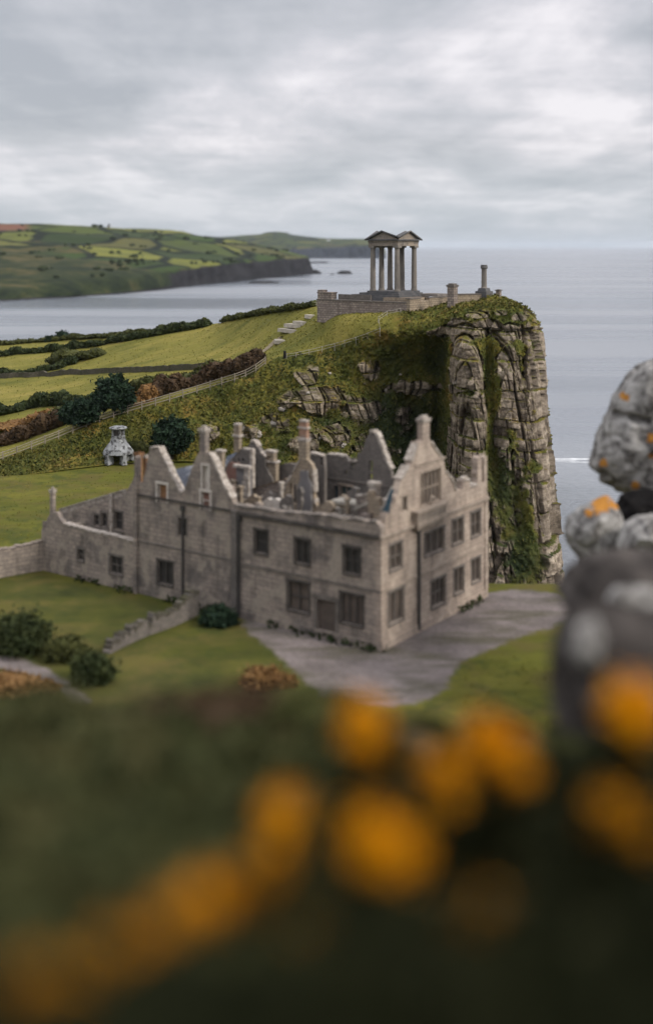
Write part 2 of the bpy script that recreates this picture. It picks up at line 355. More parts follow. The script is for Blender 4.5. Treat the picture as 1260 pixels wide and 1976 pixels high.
def headland_mat(name, rockc, dim):  # fields, hedges, scrub and cliffs
    m, t, b = nt(name); cl, sc, red = attr(t, 'cliff'), attr(t, 'scrub'), attr(t, 'red')
    v = coord(t, 'Object', (.0085, .0058, .004), (0, 0, .5))
    n = nd(t, 'ShaderNodeTexNoise', Scale=1.2, Detail=4.0); t.links.new(v, n.inputs['Vector'])
    va = nd(t, 'ShaderNodeVectorMath', operation='ADD'); t.links.new(v, va.inputs[0])
    vs = nd(t, 'ShaderNodeVectorMath', operation='SCALE'); vs.inputs[3].default_value = .35; t.links.new(n.outputs['Color'], vs.inputs[0]); t.links.new(vs.outputs[0], va.inputs[1])
    vo = nd(t, 'ShaderNodeTexVoronoi', Scale=1.0); t.links.new(va.outputs[0], vo.inputs['Vector'])
    ve = nd(t, 'ShaderNodeTexVoronoi', Scale=1.0, feature='DISTANCE_TO_EDGE'); t.links.new(va.outputs[0], ve.inputs['Vector'])
    sepc = t.nodes.new('ShaderNodeSeparateColor'); t.links.new(vo.outputs['Color'], sepc.inputs[0])
    c = ramp(t, sepc.outputs[0], [(0, (.022*dim, .036*dim, .012*dim)), (.3, (.04*dim, .065*dim, .016*dim)), (.55, (.066*dim, .086*dim, .019*dim)), (.8, (.16*dim, .165*dim, .036*dim)), (1, (.07*dim, .064*dim, .028*dim))])
    big = ramp(t, noise(t, coord(t, 'Object', (.004, .004, .004)), 2.2, 7, .65), [(.45, (0, 0, 0)), (.62, (1, 1, 1))])
    c = mixc(t, math_(t, 'MULTIPLY', big, .55), c, (.04*dim, .05*dim, .026*dim))
    hed = ramp(t, ve.outputs['Distance'], [(.04, (1, 1, 1)), (.085, (0, 0, 0))]); c = mixc(t, hed, c, (.01*dim, .015*dim, .009*dim))
    wn = noise(t, coord(t, 'Object', (.012, .012, .012)), 1.0, 8, .7)
    w = ramp(t, wn, [(.36, (.008*dim, .014*dim, .008*dim)), (.5, (.027*dim, .036*dim, .014*dim)), (.64, (.085*dim, .072*dim, .03*dim))])
    sm = math_(t, 'ADD', sc, math_(t, 'MULTIPLY', math_(t, 'SUBTRACT', wn, .5), 1.6))
    c = mixc(t, ramp(t, sm, [(.42, (0, 0, 0)), (.58, (1, 1, 1))]), c, w)
    c = mixc(t, red, c, (.15, .07, .045))
    rk = ramp(t, noise(t, coord(t, 'Object', (.03, .03, .012)), 1.0, 8, .7), [(.3, tuple(x*.45 for x in rockc)), (.55, rockc), (.8, tuple(x*1.9 for x in rockc))])
    c = mixc(t, ramp(t, math_(t, 'ADD', cl, math_(t, 'MULTIPLY', math_(t, 'SUBTRACT', wn, .5), .5)), [(.45, (0, 0, 0)), (.55, (1, 1, 1))]), c, rk)
    t.links.new(c, b.inputs['Base Color']); return m
M['headland'] = headland_mat('patchwork headland', (.024, .023, .025), 1.0)
M['farland'] = headland_mat('distant coast', (.03, .035, .045), .8)
M['islet'] = simple('wet black rock', [(.3, (.012, .012, .012)), (.7, (.04, .038, .036))], .2, bs=0)
def sea_mat():
    m, t, b = nt('grey sea'); g = t.nodes.new('ShaderNodeNewGeometry')
    b.inputs['Base Color'].default_value = (.235, .25, .272, 1); b.inputs['Specular IOR Level'].default_value = .6; b.inputs['IOR'].default_value = 1.33
    def wn(sx, sy, d, r, rz=.12):
        mp = t.nodes.new('ShaderNodeMapping'); mp.inputs['Scale'].default_value = (sx, sy, 1); mp.inputs['Rotation'].default_value = (0, 0, rz)
        t.links.new(g.outputs['Position'], mp.inputs[0]); return noise(t, mp.outputs[0], 1, d, r, .3)
    fine = wn(.3, .42, 5, .6); mid = wn(.012, .05, 4, .6); broad = wn(.0006, .0045, 5, .6, .03)
    t.links.new(ramp(t, broad, [(.38, (.115, .134, .16)), (.5, (.17, .19, .217)), (.62, (.25, .266, .288))]), b.inputs['Base Color'])
    h = math_(t, 'ADD', math_(t, 'MULTIPLY', fine, .55), math_(t, 'MULTIPLY', mid, 1.3))
    bump(t, b, h, .6, 2.6)
    r = nd(t, 'ShaderNodeMapRange'); r.inputs[1].default_value = .35; r.inputs[2].default_value = .65; r.inputs[3].default_value = .1; r.inputs[4].default_value = .42
    t.links.new(broad, r.inputs[0]); t.links.new(r.outputs[0], b.inputs['Roughness'])
    return m
M['sea'] = sea_mat()
def boulder_mat():
    m, t, b = nt('lichened boulder'); v = coord(t)
    c = ramp(t, noise(t, v, .75, 8, .68, .4), [(.3, (.03, .028, .026)), (.42, (.12, .113, .105)), (.52, (.29, .28, .262)), (.72, (.45, .44, .418))])
    c = mixc(t, ramp(t, noise(t, v, 1.6, 6, .6), [(.56, (0, 0, 0)), (.66, (.8, .8, .8))]), c, (.15, .143, .132))
    li = math_(t, 'MULTIPLY', attr(t, 'lichen'), 1.0)
    lm = math_(t, 'ADD', li, math_(t, 'MULTIPLY', math_(t, 'SUBTRACT', noise(t, v, 1.3, 5, .6), .5), 1.5))
    c = mixc(t, ramp(t, lm, [(.55, (0, 0, 0)), (.68, (1, 1, 1))]), c, ramp(t, noise(t, v, 3, 4), [(.3, (.3, .12, .02)), (.7, (.5, .24, .05))]))
    t.links.new(c, b.inputs['Base Color']); bump(t, b, noise(t, v, 2.2, 8, .7), .7, .12); return m
M['boulder'] = boulder_mat()
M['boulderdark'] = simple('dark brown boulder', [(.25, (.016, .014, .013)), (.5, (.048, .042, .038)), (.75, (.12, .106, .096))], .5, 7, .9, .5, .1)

M['boulderblack'] = simple('black algae stained boulder', [(.3, (.006, .006, .006)), (.7, (.02, .018, .017))], .6)  # near-black colour stands in for the shade in the gap between boulders
# ------------------------------------------------------------------ camera, sky, sun, air
cd = bpy.data.cameras.new('camera'); cam = bpy.data.objects.new('camera', cd); COL.objects.link(cam); S.camera = cam
cam.location = (0, 0, H); cam.rotation_euler = (math.radians(90), 0, 0)
cd.sensor_fit = 'HORIZONTAL'; cd.sensor_width = 360.0; cd.lens = 360.0*F/1260; cd.shift_y = -(988-HY)/1260
cd.clip_start = .3; cd.clip_end = 150000
cd.dof.use_dof = True; cd.dof.focus_distance = 228; cd.dof.aperture_fstop = (cd.lens/1000)/.72; cd.dof.aperture_blades = 0

SUN_EL, SUN_AZ = math.radians(36), math.radians(118)       # azimuth clockwise from +Y (the view): right and a little behind
sd = bpy.data.lights.new('sun', 'SUN'); sd.energy = 1.5; sd.angle = math.radians(10); sd.color = (1, .93, .84)
so = bpy.data.objects.new('sun', sd); COL.objects.link(so)
sv = Vector((math.sin(SUN_AZ)*math.cos(SUN_EL), math.cos(SUN_AZ)*math.cos(SUN_EL), math.sin(SUN_EL)))
so.rotation_euler = sv.to_track_quat('Z', 'Y').to_euler(); so.location = sv*400

SKX, SKY_ = 7.9, 22.5
W = bpy.data.worlds.new('World'); S.world = W; W.use_nodes = True; t = W.node_tree; t.nodes.clear()
out = t.nodes.new('ShaderNodeOutputWorld'); bg = t.nodes.new('ShaderNodeBackground'); t.links.new(bg.outputs[0], out.inputs[0])
BG = .1; bg.inputs['Strength'].default_value = BG
sky = t.nodes.new('ShaderNodeTexSky'); sky.sky_type = 'NISHITA'; sky.sun_disc = False; sky.sun_elevation = SUN_EL; sky.sun_rotation = SUN_AZ
tc = t.nodes.new('ShaderNodeTexCoord'); sep = t.nodes.new('ShaderNodeSeparateXYZ'); t.links.new(tc.outputs['Generated'], sep.inputs[0])
zc = math_(t, 'ADD', math_(t, 'MAXIMUM', sep.outputs[2], 0.0), .13)
comb = t.nodes.new('ShaderNodeCombineXYZ')
t.links.new(math_(t, 'DIVIDE', sep.outputs[0], zc), comb.inputs[0]); t.links.new(math_(t, 'DIVIDE', sep.outputs[1], zc), comb.inputs[1])
def wmap(sx, sy, ox=0, oy=0, rz=0):
    m = t.nodes.new('ShaderNodeMapping'); m.inputs['Scale'].default_value = (sx, sy, 1); m.inputs['Location'].default_value = (ox, oy, 0); m.inputs['Rotation'].default_value = (0, 0, rz)
    t.links.new(comb.outputs[0], m.inputs[0]); return m.outputs[0]
n1 = noise(t, wmap(1.15, .62, SKX, SKY_, .12), 1.0, 9, .56, .35)
n2 = noise(t, wmap(4.2, 2.3, 7.7, 4.2, -.05), 1.0, 8, .6, .3)
n3 = noise(t, wmap(.55, .32, SKX*.5, 9.1), 1.0, 3, .5)
n4 = noise(t, wmap(.9, 3.4, 2.2, 6.1, .04), 1.0, 6, .55, .2)
mixn = math_(t, 'ADD', math_(t, 'ADD', math_(t, 'MULTIPLY', n1, .55), math_(t, 'MULTIPLY', n2, .16)), math_(t, 'ADD', math_(t, 'MULTIPLY', n3, .25), math_(t, 'MULTIPLY', n4, .12)))
cl = ramp(t, mixn, [(.43, (.27, .28, .304)), (.49, (.325, .331, .354)), (.535, (.37, .37, .395)), (.575, (.435, .425, .448)), (.63, (.545, .525, .543))])
hz = ramp(t, sep.outputs[2], [(0, (1, 1, 1)), (.035, (.72, .72, .72)), (.085, (.0, .0, .0))])
cl = mixc(t, math_(t, 'MULTIPLY', hz, .62), cl, (.295, .335, .378))
zen = ramp(t, sep.outputs[2], [(0, (1, 1, 1)), (.2, (1.0, 1.0, 1.0)), (.6, (1, 1, 1))])
zr = nd(t, 'ShaderNodeMapRange'); zr.inputs[1].default_value = .2; zr.inputs[2].default_value = .9; zr.inputs[3].default_value = 1.0; zr.inputs[4].default_value = 2.3
t.links.new(sep.outputs[2], zr.inputs[0])
vm = t.nodes.new('ShaderNodeVectorMath'); vm.operation = 'SCALE'; t.links.new(cl, vm.inputs[0]); t.links.new(math_(t, 'MULTIPLY', zr.outputs[0], 1/BG), vm.inputs[3])
t.links.new(mixc(t, .94, sky.outputs[0], vm.outputs[0]), bg.inputs['Color'])

S.view_settings.view_transform = 'Standard'; S.view_settings.look = 'None'; S.view_settings.exposure = .76; S.view_settings.gamma = 1
S.render.engine = 'CYCLES'; cy = S.cycles
cy.use_denoising = True; cy.max_bounces = 6; cy.diffuse_bounces = 3; cy.glossy_bounces = 3; cy.transmission_bounces = 2; cy.volume_bounces = 1
cy.caustics_reflective = False; cy.caustics_refractive = False; cy.sample_clamp_indirect = 6; cy.use_adaptive_sampling = True; cy.adaptive_threshold = .015
try: cy.denoiser = 'OPENIMAGEDENOISE'; cy.denoising_prefilter = 'ACCURATE'
except Exception: pass

hm = bpy.data.materials.new('sea air'); hm.use_nodes = True; ht = hm.node_tree; ht.nodes.clear()
ho = ht.nodes.new('ShaderNodeOutputMaterial'); hv = ht.nodes.new('ShaderNodeVolumePrincipled'); ht.links.new(hv.outputs[0], ho.inputs['Volume'])
hv.inputs['Color'].default_value = (.8, .87, .95, 1); hv.inputs['Density'].default_value = .000022; hv.inputs['Anisotropy'].default_value = .2
mb = MB(); box(mb, (0, 0, 0), (1, 0, 0), (0, 1, 0), -34000, 34000, -400, 34000, -3, 150)
hz_o = mb.build('haze', hm); hz_o['kind'] = 'stuff'

# ------------------------------------------------------------------ sea
mb = MB()
ys = np.concatenate([[-300, 0, 100, 200, 400, 800, 1500, 3000, 6000, 12000, 20000, 33000]]); xs = np.array([-33000, -12000, -4000, -1500, -500, 0, 500, 1500, 4000, 12000, 33000])
Y_, X_ = np.meshgrid(ys, xs, indexing='ij'); grid(mb, np.stack([X_, Y_, np.zeros_like(X_)], -1))
struct(mb.build('sea', M['sea']))
mb = MB()                                                     # the white wave line off the cliff
for (x0, x1, py, w) in ((1035, 1150, 886, 1.6), (1050, 1120, 889.5, .9), (1085, 1170, 892, .6)):
    n = 26; q = np.linspace(x0, x1, n); c = P(q, py+1.2*fbm(q*.05, 0, 0, 3, 3), H*F/(py-HY)); ww = w*(.25+.9*np.abs(fbm(q*.08, 5, 0, 3, 9)))*np.sin(np.linspace(.1, 3.0, n))
    for k in range(2): pass
    V = np.stack([c, c, c], 0); V[0, :, 1] -= ww; V[2, :, 1] += ww; V[0, :, 2] = .02; V[2, :, 2] = .02; V[1, :, 2] = .28*ww+.03
    grid(mb, V)
o = mb.build('foam', M['foam'], smooth=True); o['kind'] = 'structure'

# ------------------------------------------------------------------ far headlands
def loft_land(name, mat, cols, rows_n, ncol, seed, amp, cliffrow, scrub=None, red=None, cl_amp=10):
    u = np.array([c[0] for c in cols], float); A = np.array([c[1] for c in cols], float)         # cols x rows x 3
    q = np.linspace(u[0], u[-1], ncol); A = pchip(u, A, q)
    R = A.shape[1]; vv = np.concatenate([np.linspace(k, k+1, rows_n[k], endpoint=False) for k in range(R-1)]+[[R-1]])
    G = pchip(np.arange(R), np.transpose(A, (1, 0, 2)), vv)                                      # rows x cols x 3 of (px, py, d)
    V = P(G[..., 0], G[..., 1], G[..., 2])
    VV = np.broadcast_to(vv[:, None], V.shape[:2]); k = sstep(.2, 1.2, VV)
    V[..., 2] += k*amp*fbm(V[..., 0]*.006, V[..., 1]*.006, 0, 5, seed)
    kc = np.exp(-((VV-.6)/.55)**2)
    V[..., 1] += kc*cl_amp*fbm(V[..., 0]*.03, V[..., 2]*.015, 0, 4, seed+5)*2; V[..., 0] += kc*cl_amp*fbm(V[..., 0]*.04, V[..., 2]*.03, 3, 3, seed+8)
    V[0, :, 2] = -2; V[-1, :, 2] = -2
    cliff = cliffrow(G[..., 0], VV); mb = MB()
    z = np.zeros(V.shape[:2])
    grid(mb, V, cliff=cliff, scrub=scrub(G[..., 0], G[..., 1], VV) if scrub else z, red=red(G[..., 0], G[..., 1]) if red else z)
    return mb.build(name, mat, smooth=True), V, G
def wl(px, py): return (px, py, H*F/(py-HY))
def hcol(px, b, c, m, r, db, dm, dr):
    w = H*F/(b-HY); return (px, [(px, b+2, w-2), (px, c, w+db), (px, m, dm), (px, r, dr), (px, r+12, dr+500), (px, r+40, dr+1200)])
cols = [hcol(-260, 588, 562, 500, 422, 25, 1600, 2350), hcol(0, 580, 556, 492, 429, 25, 1700, 2400), hcol(60, 577, 552, 489, 431, 25, 1750, 2430), hcol(200, 569, 543, 482, 438, 28, 1850, 2500),
        hcol(300, 560, 530, 483, 443, 26, 1950, 2520), hcol(350, 554, 522, 483, 447, 26, 2030, 2550), hcol(385, 550, 517, 484, 455, 25, 2060, 2530), hcol(430, 545, 509, 485, 460, 22, 2130, 2520),
        hcol(520, 536, 500, 488, 477, 16, 2300, 2560), hcol(575, 531, 497, 493, 489, 10, 2420, 2560), hcol(594, 529, 497, 496, 494, 8, 2470, 2540)]
endc = hcol(600, 528, 512, 510, 508, 6, 2480, 2520); cols.append(endc)
headland, HV, HG = loft_land('headland', M['headland'], cols, [22, 30, 34, 6, 4], 420, 21, 7,
    lambda px, v: np.clip(sstep(250, 400, px)*(1-sstep(.85, 1.15, v))+(1-sstep(.1, .28, v)), 0, 1)*1.0,
    lambda px, py, v: np.clip(.98*np.exp(-((px-90)/210)**2-((py-535)/42)**2)+.5*np.exp(-((px-20)/120)**2-((py-480)/25)**2)+.45*(1-sstep(.9, 1.35, v)), 0, 1),
    lambda px, py: (1-sstep(40, 66, px))*sstep(431, 433, py)*(1-sstep(444, 448, py)), cl_amp=9)
struct(headland)
def fcol(px, c, r, b=497.5, d=5800):
    w = H*F/(b-HY); return (px, [(px, b, w), (px, c, w+60), (px, (c+r)/2, w+500), (px, r, w+1300), (px, r+6, w+2200), (px, r+16, w+3500)])
cols = [fcol(330, 484, 459), fcol(420, 484, 457), (lambda c: c)(fcol(470, 483, 453)), fcol(503, 482, 451), fcol(514, 482, 447.5), fcol(535, 482, 446.5), fcol(553, 481, 448.5), fcol(562, 480, 452), fcol(640, 477, 459), fcol(710, 473, 460), fcol(738, 478, 468), fcol(744, 490, 486)]
far, FV, FG = loft_land('distant_coast', M['farland'], cols, [14, 16, 20, 4, 3], 260, 41, 4, lambda px, v: 1-sstep(.9, 1.1, v), lambda px, py, v: .35*(1-sstep(.9, 1.4, v)), cl_amp=18)
struct(far)
# wooded hedgerow clumps over the headland: too many and too far to count
mb = MB(); rg = np.random.default_rng(5)
for k in range(90):
    px = rg.uniform(-30, 560); i = np.argmin(np.abs(HG[0, :, 0]-px)); r = rg.integers(26, 84)
    p = HV[r, i]; sz = rg.uniform(1.8, 4.2); n = rg.integers(1, 4)
    if HG[r, i, 1] > 540: continue
    for j in range(n):
        q = p+np.array([j*sz*1.5, rg.normal()*25, sz*.3]); blob(mb, q, (sz*rg.uniform(.8, 1.6), sz, sz*.75), rg, .6, 1.5, k, 9, 6, rg.uniform(0, .6))
o = mb.build('hedgerow_woods', M['hedge'], smooth=True); o['kind'] = 'stuff'
# rocks in the sea
def islet(label, px, py, wpx, hpx, seed):
    p = wl(px, py); c = P(*p); sc = p[2]/F; mb = MB(); w = wpx*sc/2; h = hpx*sc
    blob(mb, c+np.array([0, 0, -h*.1]), (w, w*.9, h), RNG, .55, 1.7, seed, 30, 16); blob(mb, c+np.array([w*.55, 0, -h*.3]), (w*.6, w*.5, h*.8), RNG, .5, 1.7, seed+3, 20, 12)
    return tag(mb.build('sea_rock', M['islet'], origin=c), label, 'rock', 'rocks in the sea off the headland')
islet('low black islet alone in the sea left of the temple', 664, 528, 28, 6.5, 1)
islet('jagged black skerry touching the headland tip', 601, 527.5, 36, 7.5, 2)
islet('tiny black rock between the skerry and the larger islet', 641, 529.5, 8, 2.5, 3)
islet('long flat reef lying under the headland cliffs', 506, 545.5, 60, 4, 4)
islet('thin dark reef farther out behind the skerry', 612, 506.5, 44, 2.6, 5)
islet('flat dark shore reef under the scrubby lower slope at left', 150, 566, 110, 3, 6)
def nearest(V, G, px, py):
    k = np.argmin((G[..., 0]-px)**2+(G[..., 1]-py)**2); return V.reshape(-1, 3)[k]
p = nearest(HV, HG, 210, 438.6); tw = thing('beacon_tower', 'tiny stone tower on the skyline of the green headland', 'tower', p)
mb = MB(); lathe(mb, p+np.array([0, 0, -2]), [(3.2, 0), (2.6, 7), (2.6, 7.01), (2.9, 7.6), (2.9, 8.4)], 12); mb.build('tower_shaft', M['cornice'], tw)
mb = MB(); lathe(mb, p+np.array([0, 0, 6.4]), [(2.2, 0), (1.2, 1.2), (.1, 2)], 10); mb.build('tower_cap', M['iron'], tw)
p = nearest(FV, FG, 634, 463.5); hs = thing('white_cottage', 'tiny whitewashed cottage on the distant coast left of the temple', 'house', p)
mb = MB(); box(mb, p, (1, 0, 0), (0, 1, 0), -9, 9, -4, 4, -3, 6.5); mb.build('wall', M['white'], hs)
mb = MB(); q = p+np.array([0, 0, 6.5]); mb.add([q+np.array(a) for a in ((-9.5,-4.6,0),(9.5,-4.6,0),(9.5,4.6,0),(-9.5,4.6,0),(-9.5,0,4),(9.5,0,4))], [np.array([[0,1,5,4],[2,3,4,5]]), np.array([[0,4,3],[1,2,5]])]); mb.build('roof', M['slate'], hs)

# ------------------------------------------------------------------ the cliff-edged hill
def back(px, d, dd=32): return (px, HY+62*F/(d+dd), d+dd)
HC = [  # key px: foot, lower face, upper face, brow, field, skyline  as (px, py, distance)
 (-220, [(-220,940,181),(-220,932,186),(-220,928,190),(-220,924,195),(-220,812,255),(-220,692,330)]),
 (0,   [(0,922,186),(0,908,191),(0,897,196),(0,886,200),(0,760,262),(0,664,340)]),
 (83,  [(83,912,189),(83,897,193),(83,878,199),(83,857,203),(83,745,264),(83,658,335)]),
 (160, [(160,902,193),(160,878,198),(160,852,203),(160,826,206),(160,730,264),(160,650,326)]),
 (250, [(250,893,197),(250,862,202),(250,828,207),(250,796,209),(250,712,258),(250,640,314)]),
 (330, [(330,890,198),(330,850,202),(330,808,207),(330,771,211),(330,700,252),(330,633,304)]),
 (405, [(405,890,198),(405,845,201),(405,795,207),(405,750,212),(405,688,247),(405,625,294)]),
 (510, [(510,900,193),(510,830,198),(510,768,205),(510,705,212),(510,660,234),(510,603,262)]),
 (600, [(600,905,190),(600,815,196),(600,740,203),(600,680,210),(600,632,222),(600,588,242)]),
 (660, [(660,910,189),(660,815,197),(660,735,204),(660,665,207),(660,609,213.5),(660,596,232)]),
 (735, [(735,920,190),(735,815,199),(735,730,205),(735,640,203),(735,604.5,208.6),(735,594,226)]),
 (790, [(790,930,196),(790,820,204),(790,725,207),(790,640,201),(790,602,205.2),(790,590,224)]),
 (840, [(840,960,202),(840,830,206),(840,720,205),(840,632,199.5),(840,597,208),(840,586,222)]),
 (868, [(868,1050,190),(868,860,191),(868,730,193),(868,618,199),(868,592,206),(868,582,220)]),
 (910, [(915,1150,180),(912,880,183),(910,730,187),(910,606,195),(910,592,202),(910,578,216)]),
 (960, [(965,1240,177),(962,900,181),(960,740,185),(960,600,193),(960,586,200),(958,572,210)]),
 (1000,[(1030,1250,176),(1014,910,180),(1006,750,185),(1001,606,192),(999,594,198),(996,582,204)]),
 (1025,[(1072,1250,178),(1044,920,182),(1032,755,186),(1024,622,193),(1021,608,197),(1018,597,201)]),
 (1040,[(1096,1250,184),(1066,930,188),(1051,760,192),(1040,632,196),(1035,616,199),(1031,605,202)]),
 (1052,[(1090,1240,205),(1058,925,212),(1044,757,220),(1036,652,228),(1029,622,230),(1024,606,232)]),
 (1062,[(1030,1200,250),(1000,900,260),(990,757,262),(980,652,268),(975,622,270),(970,606,272)])]
HC = [(u, r+[back(r[-1][0], r[-1][2], 14), back(r[-1][0], r[-1][2], 30)]) for u, r in HC]
HC = [(u, r[:6]+[(r[5][0], r[5][1]+34, r[5][2]+14), r[7]]) for u, r in HC]
u = np.array([c[0] for c in HC], float); A = np.array([c[1] for c in HC], float)
q = np.concatenate([np.linspace(-220, 380, 300, endpoint=False), np.linspace(380, 850, 330, endpoint=False), np.linspace(850, 1042, 230, endpoint=False), np.linspace(1042, 1062, 30)])
A = pchip(u, A, q); vv = np.concatenate([np.linspace(0, 1, 90, endpoint=False), np.linspace(1, 2, 130, endpoint=False), np.linspace(2, 3, 100, endpoint=False), np.linspace(3, 4, 60, endpoint=False), np.linspace(4, 5, 60, endpoint=False), np.linspace(5, 7, 14)])
G = pchip(np.arange(8), np.transpose(A, (1, 0, 2)), vv)
PX, PY, D0 = G[..., 0].copy(), G[..., 1].copy(), G[..., 2].copy(); VV = np.broadcast_to(vv[:, None], PX.shape)
UU = np.broadcast_to(q[None, :], PX.shape)
def ell(cx, cy, rx, ry): return np.exp(-((PX-cx)/rx)**2-((PY-cy)/ry)**2)
face = 1-sstep(2.9, 3.25, VV-.6*sstep(880, 930, UU))
# recesses and gullies in the bay, ribs of the headland
D0 += face*(6*ell(858, 790, 15, 150)+5.0*ell(800, 840, 60, 70)+2.5*ell(625, 800, 26, 30)+3*ell(735, 790, 20, 60)+2.5*ell(835, 700, 16, 40)
      +3.5*ell(943, 720, 12, 90)+3*ell(955, 860, 14, 90)-2.0*ell(900, 700, 26, 70)-1.8*ell(905, 840, 30, 80)-1.6*ell(985, 700, 16, 60)+2.6*ell(1012, 690, 9, 50)
      -1.5*ell(650, 775, 45, 18)-1.2*ell(810, 745, 40, 14)-1.2*ell(650, 840, 25, 20)-1.3*ell(846, 632, 22, 20)+2.2*ell(995, 960, 25, 80))
V = P(PX, PY, D0)
nz = fbm(PX*.035, PY*.03, 0, 4, 3)
rk = np.zeros_like(PX)
for cx, cy, rx, ry, s in ((618,770,46,26,1.2),(695,792,44,24,1.2),(648,840,30,28,1.2),(800,748,62,15,1.15),(846,634,24,20,1.3),(712,716,22,32,1.0),(530,815,42,26,.85),(480,832,32,20,.8),(590,852,38,20,.85),(592,728,26,18,.95),(555,775,26,22,.85),
      (410,834,18,16,1.1),(745,870,40,12,.85),(600,720,26,20,.68),(760,640,14,8,.55),(690,870,30,20,.6),(700,845,30,18,.65),(780,800,14,40,.6),(560,770,20,26,.66)):
    rk = np.maximum(rk, s*ell(cx, cy, rx, ry))
but = sstep(862, 872, PX+10*nz)*sstep(600, 652, PY+14*nz-.25*np.maximum(PX-930, 0)*0)*1.15
for cx, cy, rx, ry, s in ((940,700,15,50,.95),(890,662,40,12,.45),(985,665,20,14,.5),(1000,760,26,9,.5),(900,770,40,8,.5),(1035,800,14,14,.5),(985,835,16,40,.5),(962,760,12,40,.6),(1008,690,17,40,.8),(968,612,22,14,.6),(935,662,30,9,.5),(960,930,32,90,1.0),(1030,905,28,40,.9),(1012,1010,34,50,.8),(905,757,26,8,.75),(945,815,8,60,.7),(880,700,6,30,.4),(985,588,34,12,1.0),(900,600,50,12,.6),(1010,1090,70,50,.9),(955,700,14,60,.5),(925,665,18,20,.4)):
    but = but-s*ell(cx, cy, rx, ry)
rk = np.clip(np.maximum(rk, but)+.42*nz+.22*fbm(PX*.11, PY*.09, 0, 3, 19), 0, 1)*face
rk = np.where(VV > 2.97, np.minimum(rk, .2+.8*sstep(865, 900, PX)*(VV < 3.6)), rk)
rm = sstep(.42, .56, rk)
for cx, cy, rx, ry, s in ((1020,601,15,10,1.2),(1000,612,16,10,1.1),(922,607,26,9,1.0),(884,618,16,8,.9),(968,604,16,7,.9),(1032,616,12,12,1.2),(985,590,8,4,.75),(945,622,20,8,.9)):
    rk = np.maximum(rk, (VV < 4.6)*np.clip(s*ell(cx, cy, rx, ry)+.3*nz, 0, 1))
rm = np.maximum(rm, sstep(.42, .56, rk))
# blocky beds and joints
ax = V[..., 0]*.95+V[..., 1]*.45; az = V[..., 2]
ax = ax+.55*fbm(V[..., 0]*.12, az*.07, V[..., 1]*.12, 3, 31); az = az+.4*fbm(ax*.1, V[..., 1]*.1, 0, 3, 33)+.04*ax
def cells(a, z, w, h, seed):
    k = np.floor(z/h); sh = _hash(k.astype(np.int64), np.zeros_like(k, dtype=np.int64), np.zeros_like(k, dtype=np.int64), seed)
    aa = a/w+sh*3.7; c = np.floor(aa); r = _hash(k.astype(np.int64), c.astype(np.int64), np.full_like(k, 5, dtype=np.int64), seed+3)
    fa = np.minimum(aa-c, 1-(aa-c))*w; fz = np.minimum(z/h-k, 1-(z/h-k))*h
    return r, fa, fz
r1_, fa1, fz1 = cells(ax, az, 3.6, 17.0, 51); r2_, fa2, fz2 = cells(ax+.3, az, 2.3, 4.6, 57); r3_, fa3, fz3 = cells(ax, az+.4, 1.3, 1.5, 63)
disp = 3.2*(r1_-.5)+1.5*(r2_-.5)+.55*(r3_-.5)
r4_, fa4, fz4 = cells(ax*.8+7, az, 1.3, 1.5, 163)
tz = (az/4.6-np.floor(az/4.6)-.5); ta = np.sin(ax*2.1+r2_*6)
disp += 1.3*(r2_-.5)*tz+.35*(r3_-.5)*ta+.9*tz*(r1_ > .35)
disp -= 1.9*np.exp(-(fa1/.2)**2)+.75*np.exp(-(fa2/.11)**2)+.5*np.exp(-(fz2/.09)**2)+.1*np.exp(-(fz3/.08)**2)+.12*np.exp(-(fa3/.08)**2)
ed = sstep(1004, 1036, UU); disp = disp*(1-ed)+ed*(1.3*(r1_-.5)+1.5*(r2_-.5)-.5*np.exp(-(fz2/.2)**2)); disp += .35*fbm(ax*.9, az*.9, V[..., 1], 4, 71)
q1_, _, _ = cells(PX*.085+.9*fbm(PX*.02, PY*.012, 0, 3, 41), -PY*.085, 2.6, 11.0, 47)
stepw = 2.1; D1 = (np.floor(D0/stepw+q1_+.25*(r2_-.5))+.5-q1_)*stepw; flat = rm*(1-sstep(1004, 1036, UU))*sstep(0, .3, VV)
D0 = D0*(1-.8*flat)+D1*.8*flat; V = P(PX, PY, D0)
N = normals(P(PX, PY, G[..., 2])); tow = np.sum(N*(np.array([0, 0, H])-V), -1, keepdims=True); N = np.where(tow < 0, -N, N)
hN = N.copy(); hN[..., 2] *= .35; hN /= np.linalg.norm(hN, axis=-1, keepdims=True)
gr = 1.0*fbm(V[..., 0]*.16, V[..., 1]*.16, V[..., 2]*.2, 5, 81)+.35*fbm(V[..., 0]*.7, V[..., 1]*.7, V[..., 2]*.6, 3, 85)+.22*vnoise(V[..., 0]*2.1, V[..., 1]*2.1, V[..., 2]*1.9, 87)
ridged = 1-np.abs(fbm(V[..., 0]*.3, V[..., 1]*.3, V[..., 2]*.3, 3, 88))
gr = gr+.5*(ridged-.8)
gmask = face*sstep(0, .35, VV)*(1-rm)*np.where(UU < 450, .35+.65*sstep(300, 450, UU), 1)
hN = hN*(1-.8*flat)[..., None]+np.array([-.12, -.99, 0])*(.8*flat)[..., None]
V = V+hN*(disp*rm*.75)[..., None]+N*(gr*gmask)[..., None]
V[..., 2] += (1-rm)*sstep(760, 860, UU)*sstep(2.9, 3.2, VV)*(1-sstep(5, 5.5, VV))*(.7*fbm(V[..., 0]*.3, V[..., 1]*.3, 0, 4, 95)+.25*vnoise(V[..., 0]*1.7, V[..., 1]*1.7, 0, 96))
